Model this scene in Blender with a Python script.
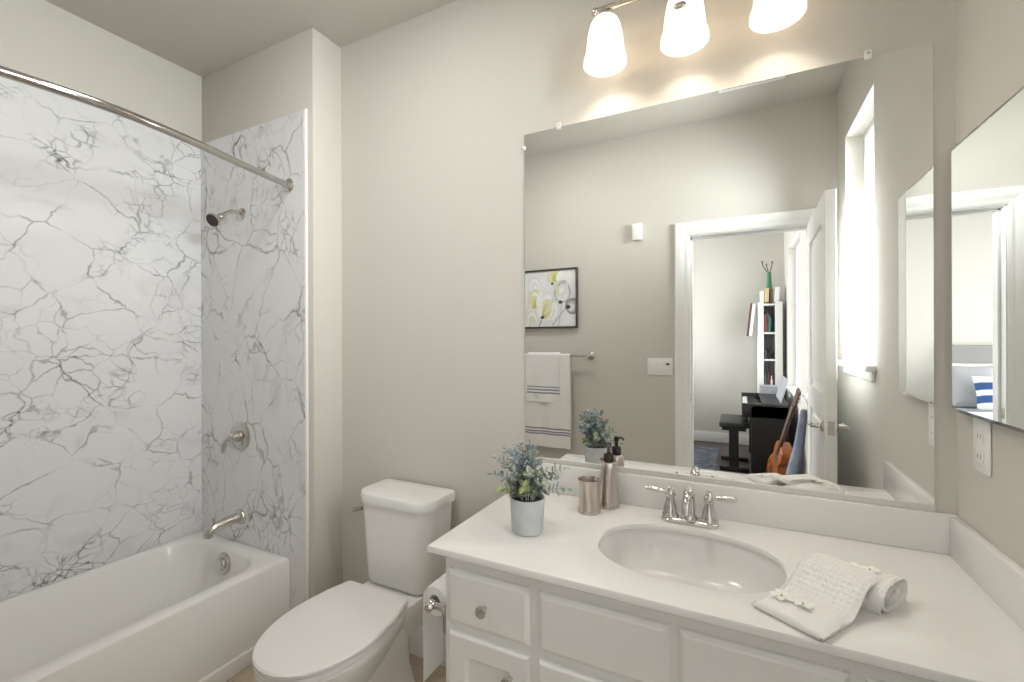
import bpy, bmesh, math, random
from mathutils import Vector, Matrix, noise
R = math.radians
random.seed(7)
C = bpy.context.scene.collection
for o in list(bpy.data.objects): bpy.data.objects.remove(o)

# ------------------------------------------------------------------ camera, world, daylight, exposure
D = 1.557        # mirror wall
W = .499         # right wall
L = -2.527       # wall behind the tub
XS = -1.686      # return of the shower wall
YE = 1.397       # shower wall
YF = -.023       # door wall, room side
CZ = 2.743       # ceiling
CT = .794        # vanity top
sc = bpy.context.scene
cd = bpy.data.cameras.new('camera'); cam = bpy.data.objects.new('camera', cd); C.objects.link(cam)
cd.sensor_width = 36; cd.lens = 452.52 / 1024 * 36; cd.clip_start = .02
cam.matrix_world = Matrix.Translation((0, 0, 1.347)) @ Matrix.Rotation(R(26.68), 4, 'Z') @ Matrix.Rotation(R(90), 4, 'X') @ Matrix.Rotation(R(-.2007), 4, 'Z')
sc.camera = cam
sc.view_settings.view_transform = 'Standard'; sc.view_settings.look = 'None'
sc.view_settings.gamma = 1; sc.view_settings.exposure = 0.25; sc.view_settings.use_curve_mapping = False
wd = bpy.data.worlds.new('sky'); sc.world = wd; wd.use_nodes = True
wd.node_tree.nodes['Background'].inputs[0].default_value = (.93, .97, 1, 1)
wd.node_tree.nodes['Background'].inputs[1].default_value = 1.6
sc.cycles.use_denoising = True
sc.cycles.max_bounces = 14; sc.cycles.diffuse_bounces = 7; sc.cycles.glossy_bounces = 8; sc.cycles.transparent_max_bounces = 16
sc.cycles.sample_clamp_indirect = 6
def daylight(name, loc, sx, sz, watt, col=(.97, .985, 1), rot=(0, R(90), 0), spread=125):
    l = bpy.data.lights.new(name, 'AREA'); l.shape = 'RECTANGLE'; l.size = sz; l.size_y = sx; l.energy = watt; l.color = col; l.spread = R(spread)
    o = bpy.data.objects.new(name, l); C.objects.link(o); o.location = loc; o.rotation_euler = rot
    return o
daylight('daylight_bathroom_window', (.70, .48, 1.82), .56, 1.16, 40, spread=98)
daylight('daylight_bedroom_window', (.70, -2.37, 1.58), 1.08, 1.5, 26)
daylight('daylight_bedroom_window', (.70, -1.02, 1.58), .70, 1.5, 18)
daylight('daylight_bedroom_window', (-3.28, -2.0, 1.5), 2.0, 1.7, 78, rot=(0, R(-90), 0))  # fill daylight through the added, unseen left window

# ------------------------------------------------------------------ materials
def mat(name, col, rough=.5, metal=0, spec=.5, bump=None, emit=None, coat=0, trans=0, sss=0):
    m = bpy.data.materials.new(name); m.use_nodes = True
    nt = m.node_tree; b = nt.nodes['Principled BSDF']
    b.inputs['Base Color'].default_value = (*col, 1); b.inputs['Roughness'].default_value = rough
    b.inputs['Metallic'].default_value = metal; b.inputs['Specular IOR Level'].default_value = spec
    b.inputs['Coat Weight'].default_value = coat; b.inputs['Transmission Weight'].default_value = trans
    if emit: b.inputs['Emission Color'].default_value = (*emit[0], 1); b.inputs['Emission Strength'].default_value = emit[1]
    if bump:
        sc_, st, dist = bump
        tc = nt.nodes.new('ShaderNodeTexCoord'); n = nt.nodes.new('ShaderNodeTexNoise'); bp = nt.nodes.new('ShaderNodeBump')
        n.inputs['Scale'].default_value = sc_; n.inputs['Detail'].default_value = 3
        bp.inputs['Strength'].default_value = st; bp.inputs['Distance'].default_value = dist
        nt.links.new(tc.outputs['Object'], n.inputs['Vector']); nt.links.new(n.outputs['Fac'], bp.inputs['Height']); nt.links.new(bp.outputs['Normal'], b.inputs['Normal'])
    return m
def varied(name, c1, c2, scale, rough=.5, detail=3, stretch=(1, 1, 1), metal=0, bump=0, lo=.35, hi=.65):
    m = mat(name, c1, rough, metal); nt = m.node_tree; b = nt.nodes['Principled BSDF']
    tc = nt.nodes.new('ShaderNodeTexCoord'); mp = nt.nodes.new('ShaderNodeMapping'); n = nt.nodes.new('ShaderNodeTexNoise'); r = nt.nodes.new('ShaderNodeValToRGB')
    mp.inputs['Scale'].default_value = stretch; n.inputs['Scale'].default_value = scale; n.inputs['Detail'].default_value = detail
    r.color_ramp.elements[0].position = lo; r.color_ramp.elements[1].position = hi
    r.color_ramp.elements[0].color = (*c1, 1); r.color_ramp.elements[1].color = (*c2, 1)
    k = nt.links.new
    k(tc.outputs['Object'], mp.inputs[0]); k(mp.outputs[0], n.inputs['Vector']); k(n.outputs['Fac'], r.inputs[0]); k(r.outputs[0], b.inputs['Base Color'])
    if bump:
        bp = nt.nodes.new('ShaderNodeBump'); bp.inputs['Strength'].default_value = bump; bp.inputs['Distance'].default_value = .002
        k(n.outputs['Fac'], bp.inputs['Height']); k(bp.outputs[0], b.inputs['Normal'])
    return m
def marble_mat(name, off, seedscale=1.0):
    m = mat(name, (.75, .75, .77), .13, spec=.5); nt = m.node_tree; b = nt.nodes['Principled BSDF']; k = nt.links.new
    def N(t, **kw):
        n = nt.nodes.new(t)
        for a, v in kw.items(): setattr(n, a, v)
        return n
    def math_(op, a, bb, clamp=False):
        n = N('ShaderNodeMath', operation=op, use_clamp=clamp)
        for i, x in enumerate((a, bb)):
            if x is None: continue
            if isinstance(x, (int, float)): n.inputs[i].default_value = x
            else: k(x, n.inputs[i])
        return n.outputs[0]
    tc = N('ShaderNodeTexCoord'); mp = N('ShaderNodeMapping'); k(tc.outputs['Object'], mp.inputs[0])
    mp.inputs['Location'].default_value = off; mp.inputs['Rotation'].default_value = (R(28), R(14), R(10)); mp.inputs['Scale'].default_value = (1, 1.0, 1.2 * seedscale)
    # warped coordinates
    def warp(scale, amt, src):
        n = N('ShaderNodeTexNoise'); n.inputs['Scale'].default_value = scale; n.inputs['Detail'].default_value = 4; k(src, n.inputs['Vector'])
        s = N('ShaderNodeVectorMath', operation='SUBTRACT'); k(n.outputs['Color'], s.inputs[0]); s.inputs[1].default_value = (.5, .5, .5)
        q = N('ShaderNodeVectorMath', operation='SCALE'); k(s.outputs[0], q.inputs[0]); q.inputs['Scale'].default_value = amt
        a = N('ShaderNodeVectorMath', operation='ADD'); k(src, a.inputs[0]); k(q.outputs[0], a.inputs[1]); return a.outputs[0]
    p1 = warp(2.2, .22, mp.outputs[0]); p2 = warp(6.0, .085, p1); p2 = warp(16.0, .026, p2); p2 = warp(45.0, .010, p2)
    def veins(scale, width, src):
        v = N('ShaderNodeTexVoronoi', feature='DISTANCE_TO_EDGE'); v.inputs['Scale'].default_value = scale; k(src, v.inputs['Vector'])
        mr = N('ShaderNodeMapRange', interpolation_type='SMOOTHERSTEP'); k(v.outputs['Distance'], mr.inputs[0])
        mr.inputs['From Min'].default_value = 0; mr.inputs['From Max'].default_value = width; mr.inputs['To Min'].default_value = 1; mr.inputs['To Max'].default_value = 0
        return mr.outputs[0]
    def mask(scale, lo, hi, src, det=2):
        n = N('ShaderNodeTexNoise'); n.inputs['Scale'].default_value = scale; n.inputs['Detail'].default_value = det; k(src, n.inputs['Vector'])
        mr = N('ShaderNodeMapRange', interpolation_type='SMOOTHSTEP'); k(n.outputs['Fac'], mr.inputs[0])
        mr.inputs['From Min'].default_value = lo; mr.inputs['From Max'].default_value = hi
        return mr.outputs[0]
    band = mask(2.3, .43, .60, mp.outputs[0])
    dark = mask(8.0, .36, .66, p1)
    big = math_('MULTIPLY', veins(4.2, .025, p2), math_('ADD', math_('MULTIPLY', dark, .60), .09))
    mid = math_('MULTIPLY', veins(8.5, .042, p2), math_('MULTIPLY', band, math_('ADD', math_('MULTIPLY', dark, .55), .08)))
    fine = math_('MULTIPLY', veins(20.0, .12, p2), math_('MULTIPLY', mask(3.1, .52, .64, mp.outputs[0]), mask(9, .42, .62, p1)))
    wisp = math_('MULTIPLY', veins(2.1, .10, p1), mask(5, .48, .70, p2))
    tot = math_('ADD', math_('MULTIPLY', big, .85), math_('ADD', math_('MULTIPLY', mid, .85), math_('ADD', math_('MULTIPLY', fine, .52), math_('MULTIPLY', wisp, .14))), True)
    mix = N('ShaderNodeMix', data_type='RGBA'); k(tot, mix.inputs[0]); mix.inputs[6].default_value = (.735, .735, .745, 1); mix.inputs[7].default_value = (.15, .145, .15, 1)
    k(mix.outputs[2], b.inputs['Base Color'])
    return m
M = {}
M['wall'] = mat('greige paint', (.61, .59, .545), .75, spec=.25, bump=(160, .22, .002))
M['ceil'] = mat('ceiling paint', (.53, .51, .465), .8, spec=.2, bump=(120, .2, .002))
M['trim'] = mat('white trim paint', (.84, .84, .83), .35)
M['cab'] = mat('white cabinet paint', (.87, .87, .865), .35)
M['quartz'] = mat('white cultured marble', (.80, .79, .78), .2)
M['porc'] = mat('white porcelain', (.79, .785, .775), .16)
M['acryl'] = mat('white tub enamel', (.82, .81, .795), .16)
M['plastic'] = mat('white plastic', (.84, .84, .83), .3)
M['seat'] = mat('white seat plastic', (.80, .795, .785), .25)
M['grout'] = mat('white panel edge', (.86, .86, .86), .3)
M['chrome'] = mat('polished chrome', (.66, .65, .64), .08, 1)
M['nickel'] = mat('brushed nickel', (.60, .575, .54), .24, 1)
M['channel'] = mat('satin aluminium', (.72, .71, .69), .45, .6)
M['rod'] = mat('bright nickel tube', (.52, .50, .48), .14, 1)
M['steel'] = varied('brushed steel', (.55, .49, .45), (.68, .62, .58), 60, .30, 2, (1, 1, .04), 1)
M['dark'] = mat('dark bronze plastic', (.028, .016, .018), .35)
M['slot'] = mat('dark slot', (.06, .06, .06), .6)
M['mirror'] = mat('mirror silver', (.935, .945, .935), .0, 1)
M['clear'] = mat('clear plastic', (.85, .86, .86), .1, spec=.6)
M['marble_l'] = marble_mat('veined marble wide', (.0, .35, .1))
M['marble_e'] = marble_mat('veined marble end', (1.3, 2.1, .4), .62)
M['towel'] = mat('white terry', (.88, .87, .86), .95, spec=.1, bump=(420, .5, .003))
M['stripe'] = mat('grey terry stripe', (.30, .30, .36), .95, spec=.1)
M['waffle'] = mat('white waffle cotton', (.88, .87, .855), .95, spec=.1)
M['paper'] = mat('toilet tissue', (.88, .88, .87), .95, spec=.1, bump=(90, .15, .002))
M['pot'] = varied('matte grey ceramic', (.50, .52, .54), (.56, .575, .59), 30, .7)
M['soil'] = mat('dark potting soil', (.035, .035, .05), .95)
M['leaf_b'] = varied('dusty blue leaf', (.15, .215, .25), (.38, .45, .47), 45, .7)
M['leaf_g'] = varied('sage leaf', (.24, .29, .22), (.48, .52, .44), 45, .7)
M['leaf_y'] = varied('fresh green leaf', (.20, .28, .06), (.45, .48, .25), 45, .65)
M['stem'] = mat('pale stem', (.42, .45, .38), .7)
M['petal'] = mat('white petal', (.90, .90, .88), .7)
M['pistil'] = mat('yellow green flower centre', (.50, .55, .22), .6)
M['frame'] = mat('dark grey frame', (.045, .043, .04), .4)
M['btile'] = None
M['black'] = mat('satin black', (.012, .012, .013), .35)
M['bench'] = mat('black vinyl', (.02, .02, .022), .45)
M['keyw'] = mat('ivory keys', (.75, .74, .70), .3)
M['guitar'] = varied('amber guitar wood', (.32, .09, .025), (.42, .14, .04), 14, .25, 2, (1, 6, 1))
M['neck'] = mat('dark neck wood', (.10, .05, .035), .4)
M['bag'] = varied('slate blue fabric', (.16, .19, .26), (.26, .30, .38), 8, .8)
M['rug'] = varied('blue grey rug', (.10, .12, .17), (.24, .26, .31), 14, .95)
M['headboard'] = mat('grey headboard fabric', (.30, .29, .29), .9, bump=(300, .3, .002))
M['bed'] = mat('white bed linen', (.80, .81, .83), .9, spec=.1)
M['greyp'] = mat('grey pillow', (.38, .38, .40), .9)
M['blue'] = mat('navy stripe cloth', (.035, .09, .25), .9)
M['paintw'] = varied('canvas white', (.76, .76, .80), (.86, .86, .85), 7, .6)
M['shelf'] = mat('white bookcase', (.74, .73, .71), .5)
M['brown'] = mat('brown wood', (.10, .05, .035), .5)
M['gold'] = mat('cream gold cover', (.62, .50, .25), .5)
M['cream'] = mat('cream cover', (.72, .70, .62), .5)
M['red'] = mat('red cover', (.30, .05, .06), .5)
M['teal'] = mat('teal cover', (.05, .22, .20), .5)
M['dgrey'] = mat('charcoal cover', (.07, .07, .08), .5)
M['green'] = mat('green glaze', (.06, .22, .10), .35)
M['greybox'] = mat('grey box', (.33, .34, .37), .7)
def glass_mat():
    m = bpy.data.materials.new('window glass'); m.use_nodes = True; nt = m.node_tree
    nt.nodes.remove(nt.nodes['Principled BSDF'])
    t = nt.nodes.new('ShaderNodeBsdfTransparent'); g = nt.nodes.new('ShaderNodeBsdfGlossy'); x = nt.nodes.new('ShaderNodeMixShader')
    g.inputs['Roughness'].default_value = 0; x.inputs[0].default_value = .06; t.inputs[0].default_value = (.97, .98, .97, 1)
    nt.links.new(t.outputs[0], x.inputs[1]); nt.links.new(g.outputs[0], x.inputs[2]); nt.links.new(x.outputs[0], nt.nodes['Material Output'].inputs[0])
    return m
M['glass'] = glass_mat()
def shade_mat():
    m = bpy.data.materials.new('lit opal glass'); m.use_nodes = True; nt = m.node_tree; nt.nodes.remove(nt.nodes['Principled BSDF'])
    d = nt.nodes.new('ShaderNodeBsdfDiffuse'); t = nt.nodes.new('ShaderNodeBsdfTranslucent'); e = nt.nodes.new('ShaderNodeEmission')
    x = nt.nodes.new('ShaderNodeMixShader'); a = nt.nodes.new('ShaderNodeAddShader'); g = nt.nodes.new('ShaderNodeBsdfGlossy'); x2 = nt.nodes.new('ShaderNodeMixShader')
    d.inputs[0].default_value = (.62, .61, .59, 1); t.inputs[0].default_value = (.60, .54, .45, 1); e.inputs[0].default_value = (1, .90, .77, 1); e.inputs[1].default_value = .8
    x.inputs[0].default_value = .45; x2.inputs[0].default_value = .05; g.inputs['Roughness'].default_value = .1
    k = nt.links.new
    k(d.outputs[0], x.inputs[1]); k(t.outputs[0], x.inputs[2]); k(x.outputs[0], x2.inputs[1]); k(g.outputs[0], x2.inputs[2]); k(x2.outputs[0], a.inputs[0]); k(e.outputs[0], a.inputs[1]); k(a.outputs[0], nt.nodes['Material Output'].inputs[0])
    return m
M['shade'] = shade_mat()
M['diffuser'] = mat('added fill glow', (.9, .9, .9), .5, emit=((1, .97, .93), 3))  # glow of the added ceiling fill light
M['bulb'] = mat('lit bulb', (1, 1, 1), .5, emit=((1, .93, .82), 6))
def tile_mat():
    m = mat('beige floor tile', (.5, .43, .34), .45); nt = m.node_tree; b = nt.nodes['Principled BSDF']; k = nt.links.new
    tc = nt.nodes.new('ShaderNodeTexCoord'); br = nt.nodes.new('ShaderNodeTexBrick'); n = nt.nodes.new('ShaderNodeTexNoise'); mx = nt.nodes.new('ShaderNodeMix'); mx.data_type = 'RGBA'
    br.inputs['Scale'].default_value = 1; br.inputs['Brick Width'].default_value = .6; br.inputs['Row Height'].default_value = .3; br.inputs['Mortar Size'].default_value = .004
    br.inputs['Color1'].default_value = (.55, .46, .35, 1); br.inputs['Color2'].default_value = (.52, .435, .33, 1); br.inputs['Mortar'].default_value = (.42, .37, .30, 1)
    n.inputs['Scale'].default_value = 6; n.inputs['Detail'].default_value = 4
    k(tc.outputs['Object'], br.inputs[0]); k(tc.outputs['Object'], n.inputs[0]); mx.blend_type = 'OVERLAY'; mx.inputs[0].default_value = .25
    k(br.outputs[0], mx.inputs[6]); k(n.outputs['Fac'], mx.inputs[7]); k(mx.outputs[2], b.inputs['Base Color'])
    return m
M['tile'] = tile_mat()
def plank_mat():
    m = mat('dark wood plank', (.1, .08, .08), .4); nt = m.node_tree; b = nt.nodes['Principled BSDF']; k = nt.links.new
    tc = nt.nodes.new('ShaderNodeTexCoord'); br = nt.nodes.new('ShaderNodeTexBrick')
    br.inputs['Scale'].default_value = 1; br.inputs['Brick Width'].default_value = 1.2; br.inputs['Row Height'].default_value = .14; br.inputs['Mortar Size'].default_value = .002
    br.inputs['Color1'].default_value = (.13, .10, .10, 1); br.inputs['Color2'].default_value = (.09, .07, .072, 1); br.inputs['Mortar'].default_value = (.03, .03, .03, 1)
    k(tc.outputs['Object'], br.inputs[0]); k(br.outputs[0], b.inputs['Base Color'])
    return m
M['plank'] = plank_mat()

# ------------------------------------------------------------------ builder
BASE = {}
def link(name, bm, m, base):
    me = bpy.data.meshes.new(name)
    bmesh.ops.translate(bm, verts=bm.verts, vec=-Vector(base))
    bmesh.ops.recalc_face_normals(bm, faces=bm.faces)
    bm.to_mesh(me); bm.free()
    for q in (m if isinstance(m, (list, tuple)) else [m]): me.materials.append(q)
    o = bpy.data.objects.new(name, me); C.objects.link(o)
    return o
def smooth(o, ang=35):
    me = o.data
    for p in me.polygons: p.use_smooth = True
    me.set_sharp_from_angle(angle=R(ang))
def tag(o, label, cat, group=None):
    o['label'] = label; o['category'] = cat
    if group: o['group'] = group
    return o
def thing(name, label, cat, loc, group=None):
    o = bpy.data.objects.new(name, None); C.objects.link(o); o.location = loc; o.empty_display_size = .05
    BASE[o.name] = Vector(loc)
    return tag(o, label, cat, group)
def part(name, bm, m, parent, label=None, ang=35):
    b = BASE[parent.name]
    o = link(name, bm, m, b); o.parent = parent; BASE[o.name] = b; smooth(o, ang)
    if label: o['label'] = label
    return o
def single(name, bm, m, label, cat, group=None, ang=35):
    xs = [v.co for v in bm.verts]
    mn = Vector([min(v[i] for v in xs) for i in range(3)]); mx = Vector([max(v[i] for v in xs) for i in range(3)])
    b = ((mn.x + mx.x) / 2, (mn.y + mx.y) / 2, mn.z)
    o = link(name, bm, m, b); o.location = b; BASE[o.name] = Vector(b); smooth(o, ang)
    return tag(o, label, cat, group)
def struct(name, bm, m, ang=35):
    o = link(name, bm, m, (0, 0, 0)); BASE[o.name] = Vector((0, 0, 0)); smooth(o, ang); o['kind'] = 'structure'
    return o
def NB(): return bmesh.new()
def add(bm, verts, faces, mi=0, T=None):
    vs = [bm.verts.new(T @ Vector(v) if T else v) for v in verts]
    fs = []
    for f in faces:
        try:
            q = bm.faces.new([vs[i] for i in f]); q.material_index = mi; fs.append(q)
        except ValueError: pass
    return vs, fs
def box(bm, x0, x1, y0, y1, z0, z1, bev=0, seg=2, mi=0, T=None):
    t = bmesh.new()
    v = [(x, y, z) for x in (x0, x1) for y in (y0, y1) for z in (z0, z1)]
    add(t, v, [(0, 1, 3, 2), (4, 6, 7, 5), (0, 4, 5, 1), (2, 3, 7, 6), (0, 2, 6, 4), (1, 5, 7, 3)])
    if bev: bmesh.ops.bevel(t, geom=list(t.edges), offset=bev, segments=seg, profile=.5, affect='EDGES')
    merge(bm, t, mi, T); return bm
def merge(bm, t, mi=0, T=None):
    t.verts.ensure_lookup_table(); t.verts.index_update()
    vs = [bm.verts.new(T @ v.co if T else v.co) for v in t.verts]
    for f in t.faces:
        try:
            q = bm.faces.new([vs[v.index] for v in f.verts]); q.material_index = mi or f.material_index
        except ValueError: pass
    t.free()
def loft(bm, rings, cap0=True, cap1=True, mi=0, T=None, closed=True):
    n = len(rings[0]); V = [[bm.verts.new(T @ Vector(p) if T else Vector(p)) for p in r] for r in rings]
    for a in range(len(V) - 1):
        for i in range(n if closed else n - 1):
            j = (i + 1) % n
            try: bm.faces.new((V[a][i], V[a][j], V[a + 1][j], V[a + 1][i])).material_index = mi
            except ValueError: pass
    if cap0: bm.faces.new(V[0][::-1]).material_index = mi
    if cap1: bm.faces.new(V[-1]).material_index = mi
    return V
def lathe(bm, prof, c=(0, 0, 0), axis=(0, 0, 1), n=32, mi=0, cap0=True, cap1=True):
    q = Vector((0, 0, 1)).rotation_difference(Vector(axis).normalized()).to_matrix().to_4x4(); T = Matrix.Translation(c) @ q
    rings = [[(max(r, .0002) * math.cos(2 * math.pi * i / n), max(r, .0002) * math.sin(2 * math.pi * i / n), z) for i in range(n)] for r, z in prof]
    loft(bm, rings, cap0, cap1, mi, T); return bm
def tube(bm, pts, rad, n=12, mi=0, cap=True):
    pts = [Vector(p) for p in pts]; rs = rad if isinstance(rad, (list, tuple)) else [rad] * len(pts)
    tang = [(pts[min(i + 1, len(pts) - 1)] - pts[max(i - 1, 0)]).normalized() for i in range(len(pts))]
    up = Vector((0, 0, 1)) if abs(tang[0].z) < .9 else Vector((1, 0, 0))
    nx = tang[0].cross(up).normalized(); rings = []
    for p, t, r in zip(pts, tang, rs):
        nx = (nx - t * nx.dot(t)).normalized(); ny = t.cross(nx)
        rings.append([p + (nx * math.cos(2 * math.pi * i / n) + ny * math.sin(2 * math.pi * i / n)) * r for i in range(n)])
    loft(bm, rings, cap, cap, mi); return bm
def ball(bm, c, r, n=16, sq=(1, 1, 1), mi=0):
    rings = [[(c[0] + r * sq[0] * math.sin(a) * math.cos(2 * math.pi * i / n), c[1] + r * sq[1] * math.sin(a) * math.sin(2 * math.pi * i / n), c[2] - r * sq[2] * math.cos(a)) for i in range(n)]
             for a in [max(.02, min(math.pi - .02, math.pi * j / (n // 2))) for j in range(n // 2 + 1)]]
    loft(bm, rings, True, True, mi); return bm
def bez(p, k=12):
    out = []; p = [Vector(q) for q in p]
    for i in range(k + 1):
        t = i / k; q = list(p)
        while len(q) > 1: q = [q[j].lerp(q[j + 1], t) for j in range(len(q) - 1)]
        out.append(q[0])
    return out
def catmull(p, k=8):
    p = [Vector(q) for q in p]; e = [p[0] * 2 - p[1]] + p + [p[-1] * 2 - p[-2]]; out = []
    for i in range(1, len(e) - 2):
        a, b, c, d = e[i - 1:i + 3]
        for j in range(k):
            t = j / k; out.append(.5 * ((2 * b) + (c - a) * t + (2 * a - 5 * b + 4 * c - d) * t * t + (3 * b - a - 3 * c + d) * t ** 3))
    out.append(p[-1]); return out
def rrect(x0, x1, y0, y1, r, n=6):
    """rounded rectangle, radii r = single or (x0y0, x1y0, x1y1, x0y1)"""
    r = r if isinstance(r, (tuple, list)) else (r,) * 4; out = []
    for (cx, cy, a0, q) in ((x0 + r[0], y0 + r[0], 180, r[0]), (x1 - r[1], y0 + r[1], 270, r[1]), (x1 - r[2], y1 - r[2], 0, r[2]), (x0 + r[3], y1 - r[3], 90, r[3])):
        for i in range(n + 1):
            a = R(a0 + 90 * i / n); out.append((cx + q * math.cos(a), cy + q * math.sin(a)))
    return out
def frustum(bm, x0, x1, z0, z1, yb, yf, e, mi=0):
    """drawer front: slab whose front edge is chamfered by e"""
    r1 = [(x0, yb, z0), (x1, yb, z0), (x1, yb, z1), (x0, yb, z1)]
    ym = yf + (yb - yf) * .45
    r2 = [(x, ym, z) for x, y, z in r1]
    r3 = [(x0 + e * .6, yf + .002, z0 + e * .6), (x1 - e * .6, yf + .002, z0 + e * .6), (x1 - e * .6, yf + .002, z1 - e * .6), (x0 + e * .6, yf + .002, z1 - e * .6)]
    r4 = [(x0 + e, yf, z0 + e), (x1 - e, yf, z0 + e), (x1 - e, yf, z1 - e), (x0 + e, yf, z1 - e)]
    loft(bm, [r1, r2, r3, r4], True, True, mi)

# ------------------------------------------------------------------ room shell
BY, BX = -3.45, -3.2     # bedroom far wall, bedroom left wall
DX0, DX1, DH = -.284, .40, 2.016
b = NB(); box(b, L - .15, W + .15, YF - .12, D + .15, -.1, 0); struct('floor', b, M['tile'])
b = NB(); box(b, BX - .12, W + .15, BY - .12, YF - .121, -.1, -.004); struct('floor_bedroom', b, M['plank'])
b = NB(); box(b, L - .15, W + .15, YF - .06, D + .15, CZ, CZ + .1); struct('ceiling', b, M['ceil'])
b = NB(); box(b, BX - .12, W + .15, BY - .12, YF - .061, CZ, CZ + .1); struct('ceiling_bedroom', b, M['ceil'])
b = NB(); box(b, XS - .1, W + .15, D, D + .15, 0, CZ); struct('wall_back', b, M['wall'])
b = NB(); box(b, L - .15, L, YF - .12, D + .15, 0, CZ); struct('wall_left', b, M['wall'])
b = NB(); box(b, L, XS, YE, D + .15, 0, CZ, .004, 2); struct('wall_shower', b, M['wall'])
def wall_x(name, x0, x1, y0, y1, holes, m):
    """wall in a yz plane with rectangular openings (ya, yb, za, zb), sorted by y"""
    b = NB(); y = y0
    for (ya, yb, za, zb) in holes:
        box(b, x0, x1, y, ya, 0, CZ); box(b, x0, x1, ya, yb, 0, za); box(b, x0, x1, ya, yb, zb, CZ); y = yb
    box(b, x0, x1, y, y1, 0, CZ); return struct(name, b, m)
WY0, WY1, WZ0, WZ1 = .20, .76, 1.235, 2.405
wall_x('wall_right', W, W + .15, YF - .12, D + .15, [(WY0, WY1, WZ0, WZ1)], M['wall'])
BW = [(-2.92, -1.82, .82, 2.39), (-1.38, -.66, .90, 2.27)]
wall_x('wall_bedroom_right', W, W + .15, BY - .12, YF - .121, BW, M['wall'])
wall_x('wall_bedroom_left', BX - .12, BX, BY - .12, YF - .121, [(-3.0, -1.0, .65, 2.35)], M['wall'])
b = NB(); box(b, BX - .12, W + .15, BY - .12, BY, 0, CZ); struct('wall_bedroom_back', b, M['wall'])
b = NB()
box(b, BX - .12, DX0 - .02, YF - .12, YF, 0, CZ); box(b, DX1 + .02, W, YF - .12, YF, 0, CZ); box(b, DX0 - .02, DX1 + .02, YF - .12, YF, DH + .02, CZ)
struct('wall_front', b, M['wall'])
# door lining and casing (both sides)
b = NB()
box(b, DX0 - .02, DX0, YF - .125, YF + .003, 0, DH + .02); box(b, DX1, DX1 + .02, YF - .125, YF + .003, 0, DH + .02); box(b, DX0 - .02, DX1 + .02, YF - .125, YF + .003, DH, DH + .02)
box(b, DX0, DX0 + .012, YF - .09, YF - .045, 0, DH, .002); box(b, DX0, DX1, YF - .09, YF - .045, DH - .012, DH, .002)
struct('trim_1', b, M['trim'])
def casing(name, ys, sgn):
    b = NB(); cw = .085
    prof = [(0, 0), (0, .010), (.012, .014), (.026, .012), (.040, .016), (.060, .022), (.078, .022), (cw, .016), (cw, 0)]   # across, out
    path = lambda off: [(DX0 - .006 - off, 0), (DX0 - .006 - off, DH + .006 + off), (DX1 + .006 + min(off, .06), DH + .006 + off), (DX1 + .006 + min(off, .06), 0)]
    rings = []
    P = [path(o) for o, h in prof]
    for k in range(4): rings.append([(P[i][k][0], ys + sgn * prof[i][1], P[i][k][1]) for i in range(len(prof))])
    loft(b, rings, True, True); return struct(name, b, M['trim'], 20)
casing('trim_2', YF, 1); casing('trim_3', YF - .12, -1)
b = NB(); box(b, DX0 - .0005, DX0 + .002, YF - .036, YF - .012, .945, 1.0, .0005, 1); s = struct('trim_4', b, M['nickel']); s['label'] = 'nickel strike plate on the door jamb'
# baseboards
def base(name, x0, x1, y0, y1):
    b = NB(); box(b, x0, x1, y0, y1, 0, .133, .004, 2); struct(name, b, M['trim'])
base('baseboard_back', XS, -.727, D - .013, D); base('baseboard_return', XS, XS + .013, YE, D - .013)
base('baseboard_front', -1.8, DX0 - .092, YF, YF + .013); base('baseboard_right', W - .013, W, YF + .02, .965)
base('baseboard_bedroom_back', BX, W, BY, BY + .014); base('baseboard_bedroom_right', W - .014, W, BY + .014, YF - .15)
base('baseboard_bedroom_left', BX, BX + .014, BY + .014, YF - .15)
# windows
def window(n, x, y0, y1, z0, z1, rail=None, sgn=1, sill=True):
    b = NB(); f = .035; xo = x + sgn * .10; xi = x + sgn * .075
    xa, xb = min(xo, xi), max(xo, xi)
    box(b, xa, xb, y0, y0 + f, z0, z1, .003); box(b, xa, xb, y1 - f, y1, z0, z1, .003)
    box(b, xa, xb, y0 + f, y1 - f, z0, z0 + f, .003); box(b, xa, xb, y0 + f, y1 - f, z1 - f, z1, .003)
    if rail: box(b, xa, xb, y0 + f, y1 - f, rail - .02, rail + .02, .003)
    w = struct('window_%d' % n, b, M['trim'])
    b = NB(); xm = (xa + xb) / 2; box(b, xm - .002, xm + .002, y0 + f, y1 - f, z0 + f, z1 - f); part('pane', b, M['glass'], w)
    if sill:
        b = NB(); xs0, xs1 = sorted((x - sgn * .035, xi)); box(b, xs0, x - sgn * .0005 if sgn > 0 else xs1, y0 - .03, y1 + .03, z0 - .020, z0 + .005, .004); box(b, min(x, xi), max(x, xi), y0 + .0005, y1 - .0005, z0 + .0003, z0 + .005)
        xs0, xs1 = sorted((x - sgn * .012, x)); box(b, xs0, xs1, y0 - .01, y1 + .01, z0 - .06, z0 - .0202, .003)
        part('sill', b, M['trim'], w)
    return w
window(1, W, WY0, WY1, WZ0, WZ1, 1.86)
window(2, W, *BW[0], 1.72); window(3, W, *BW[1], 1.72)
window(4, BX, -3.0, -1.0, .65, 2.35, 1.5, -1)  # unseen bedroom window, added to bring in more daylight
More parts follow.
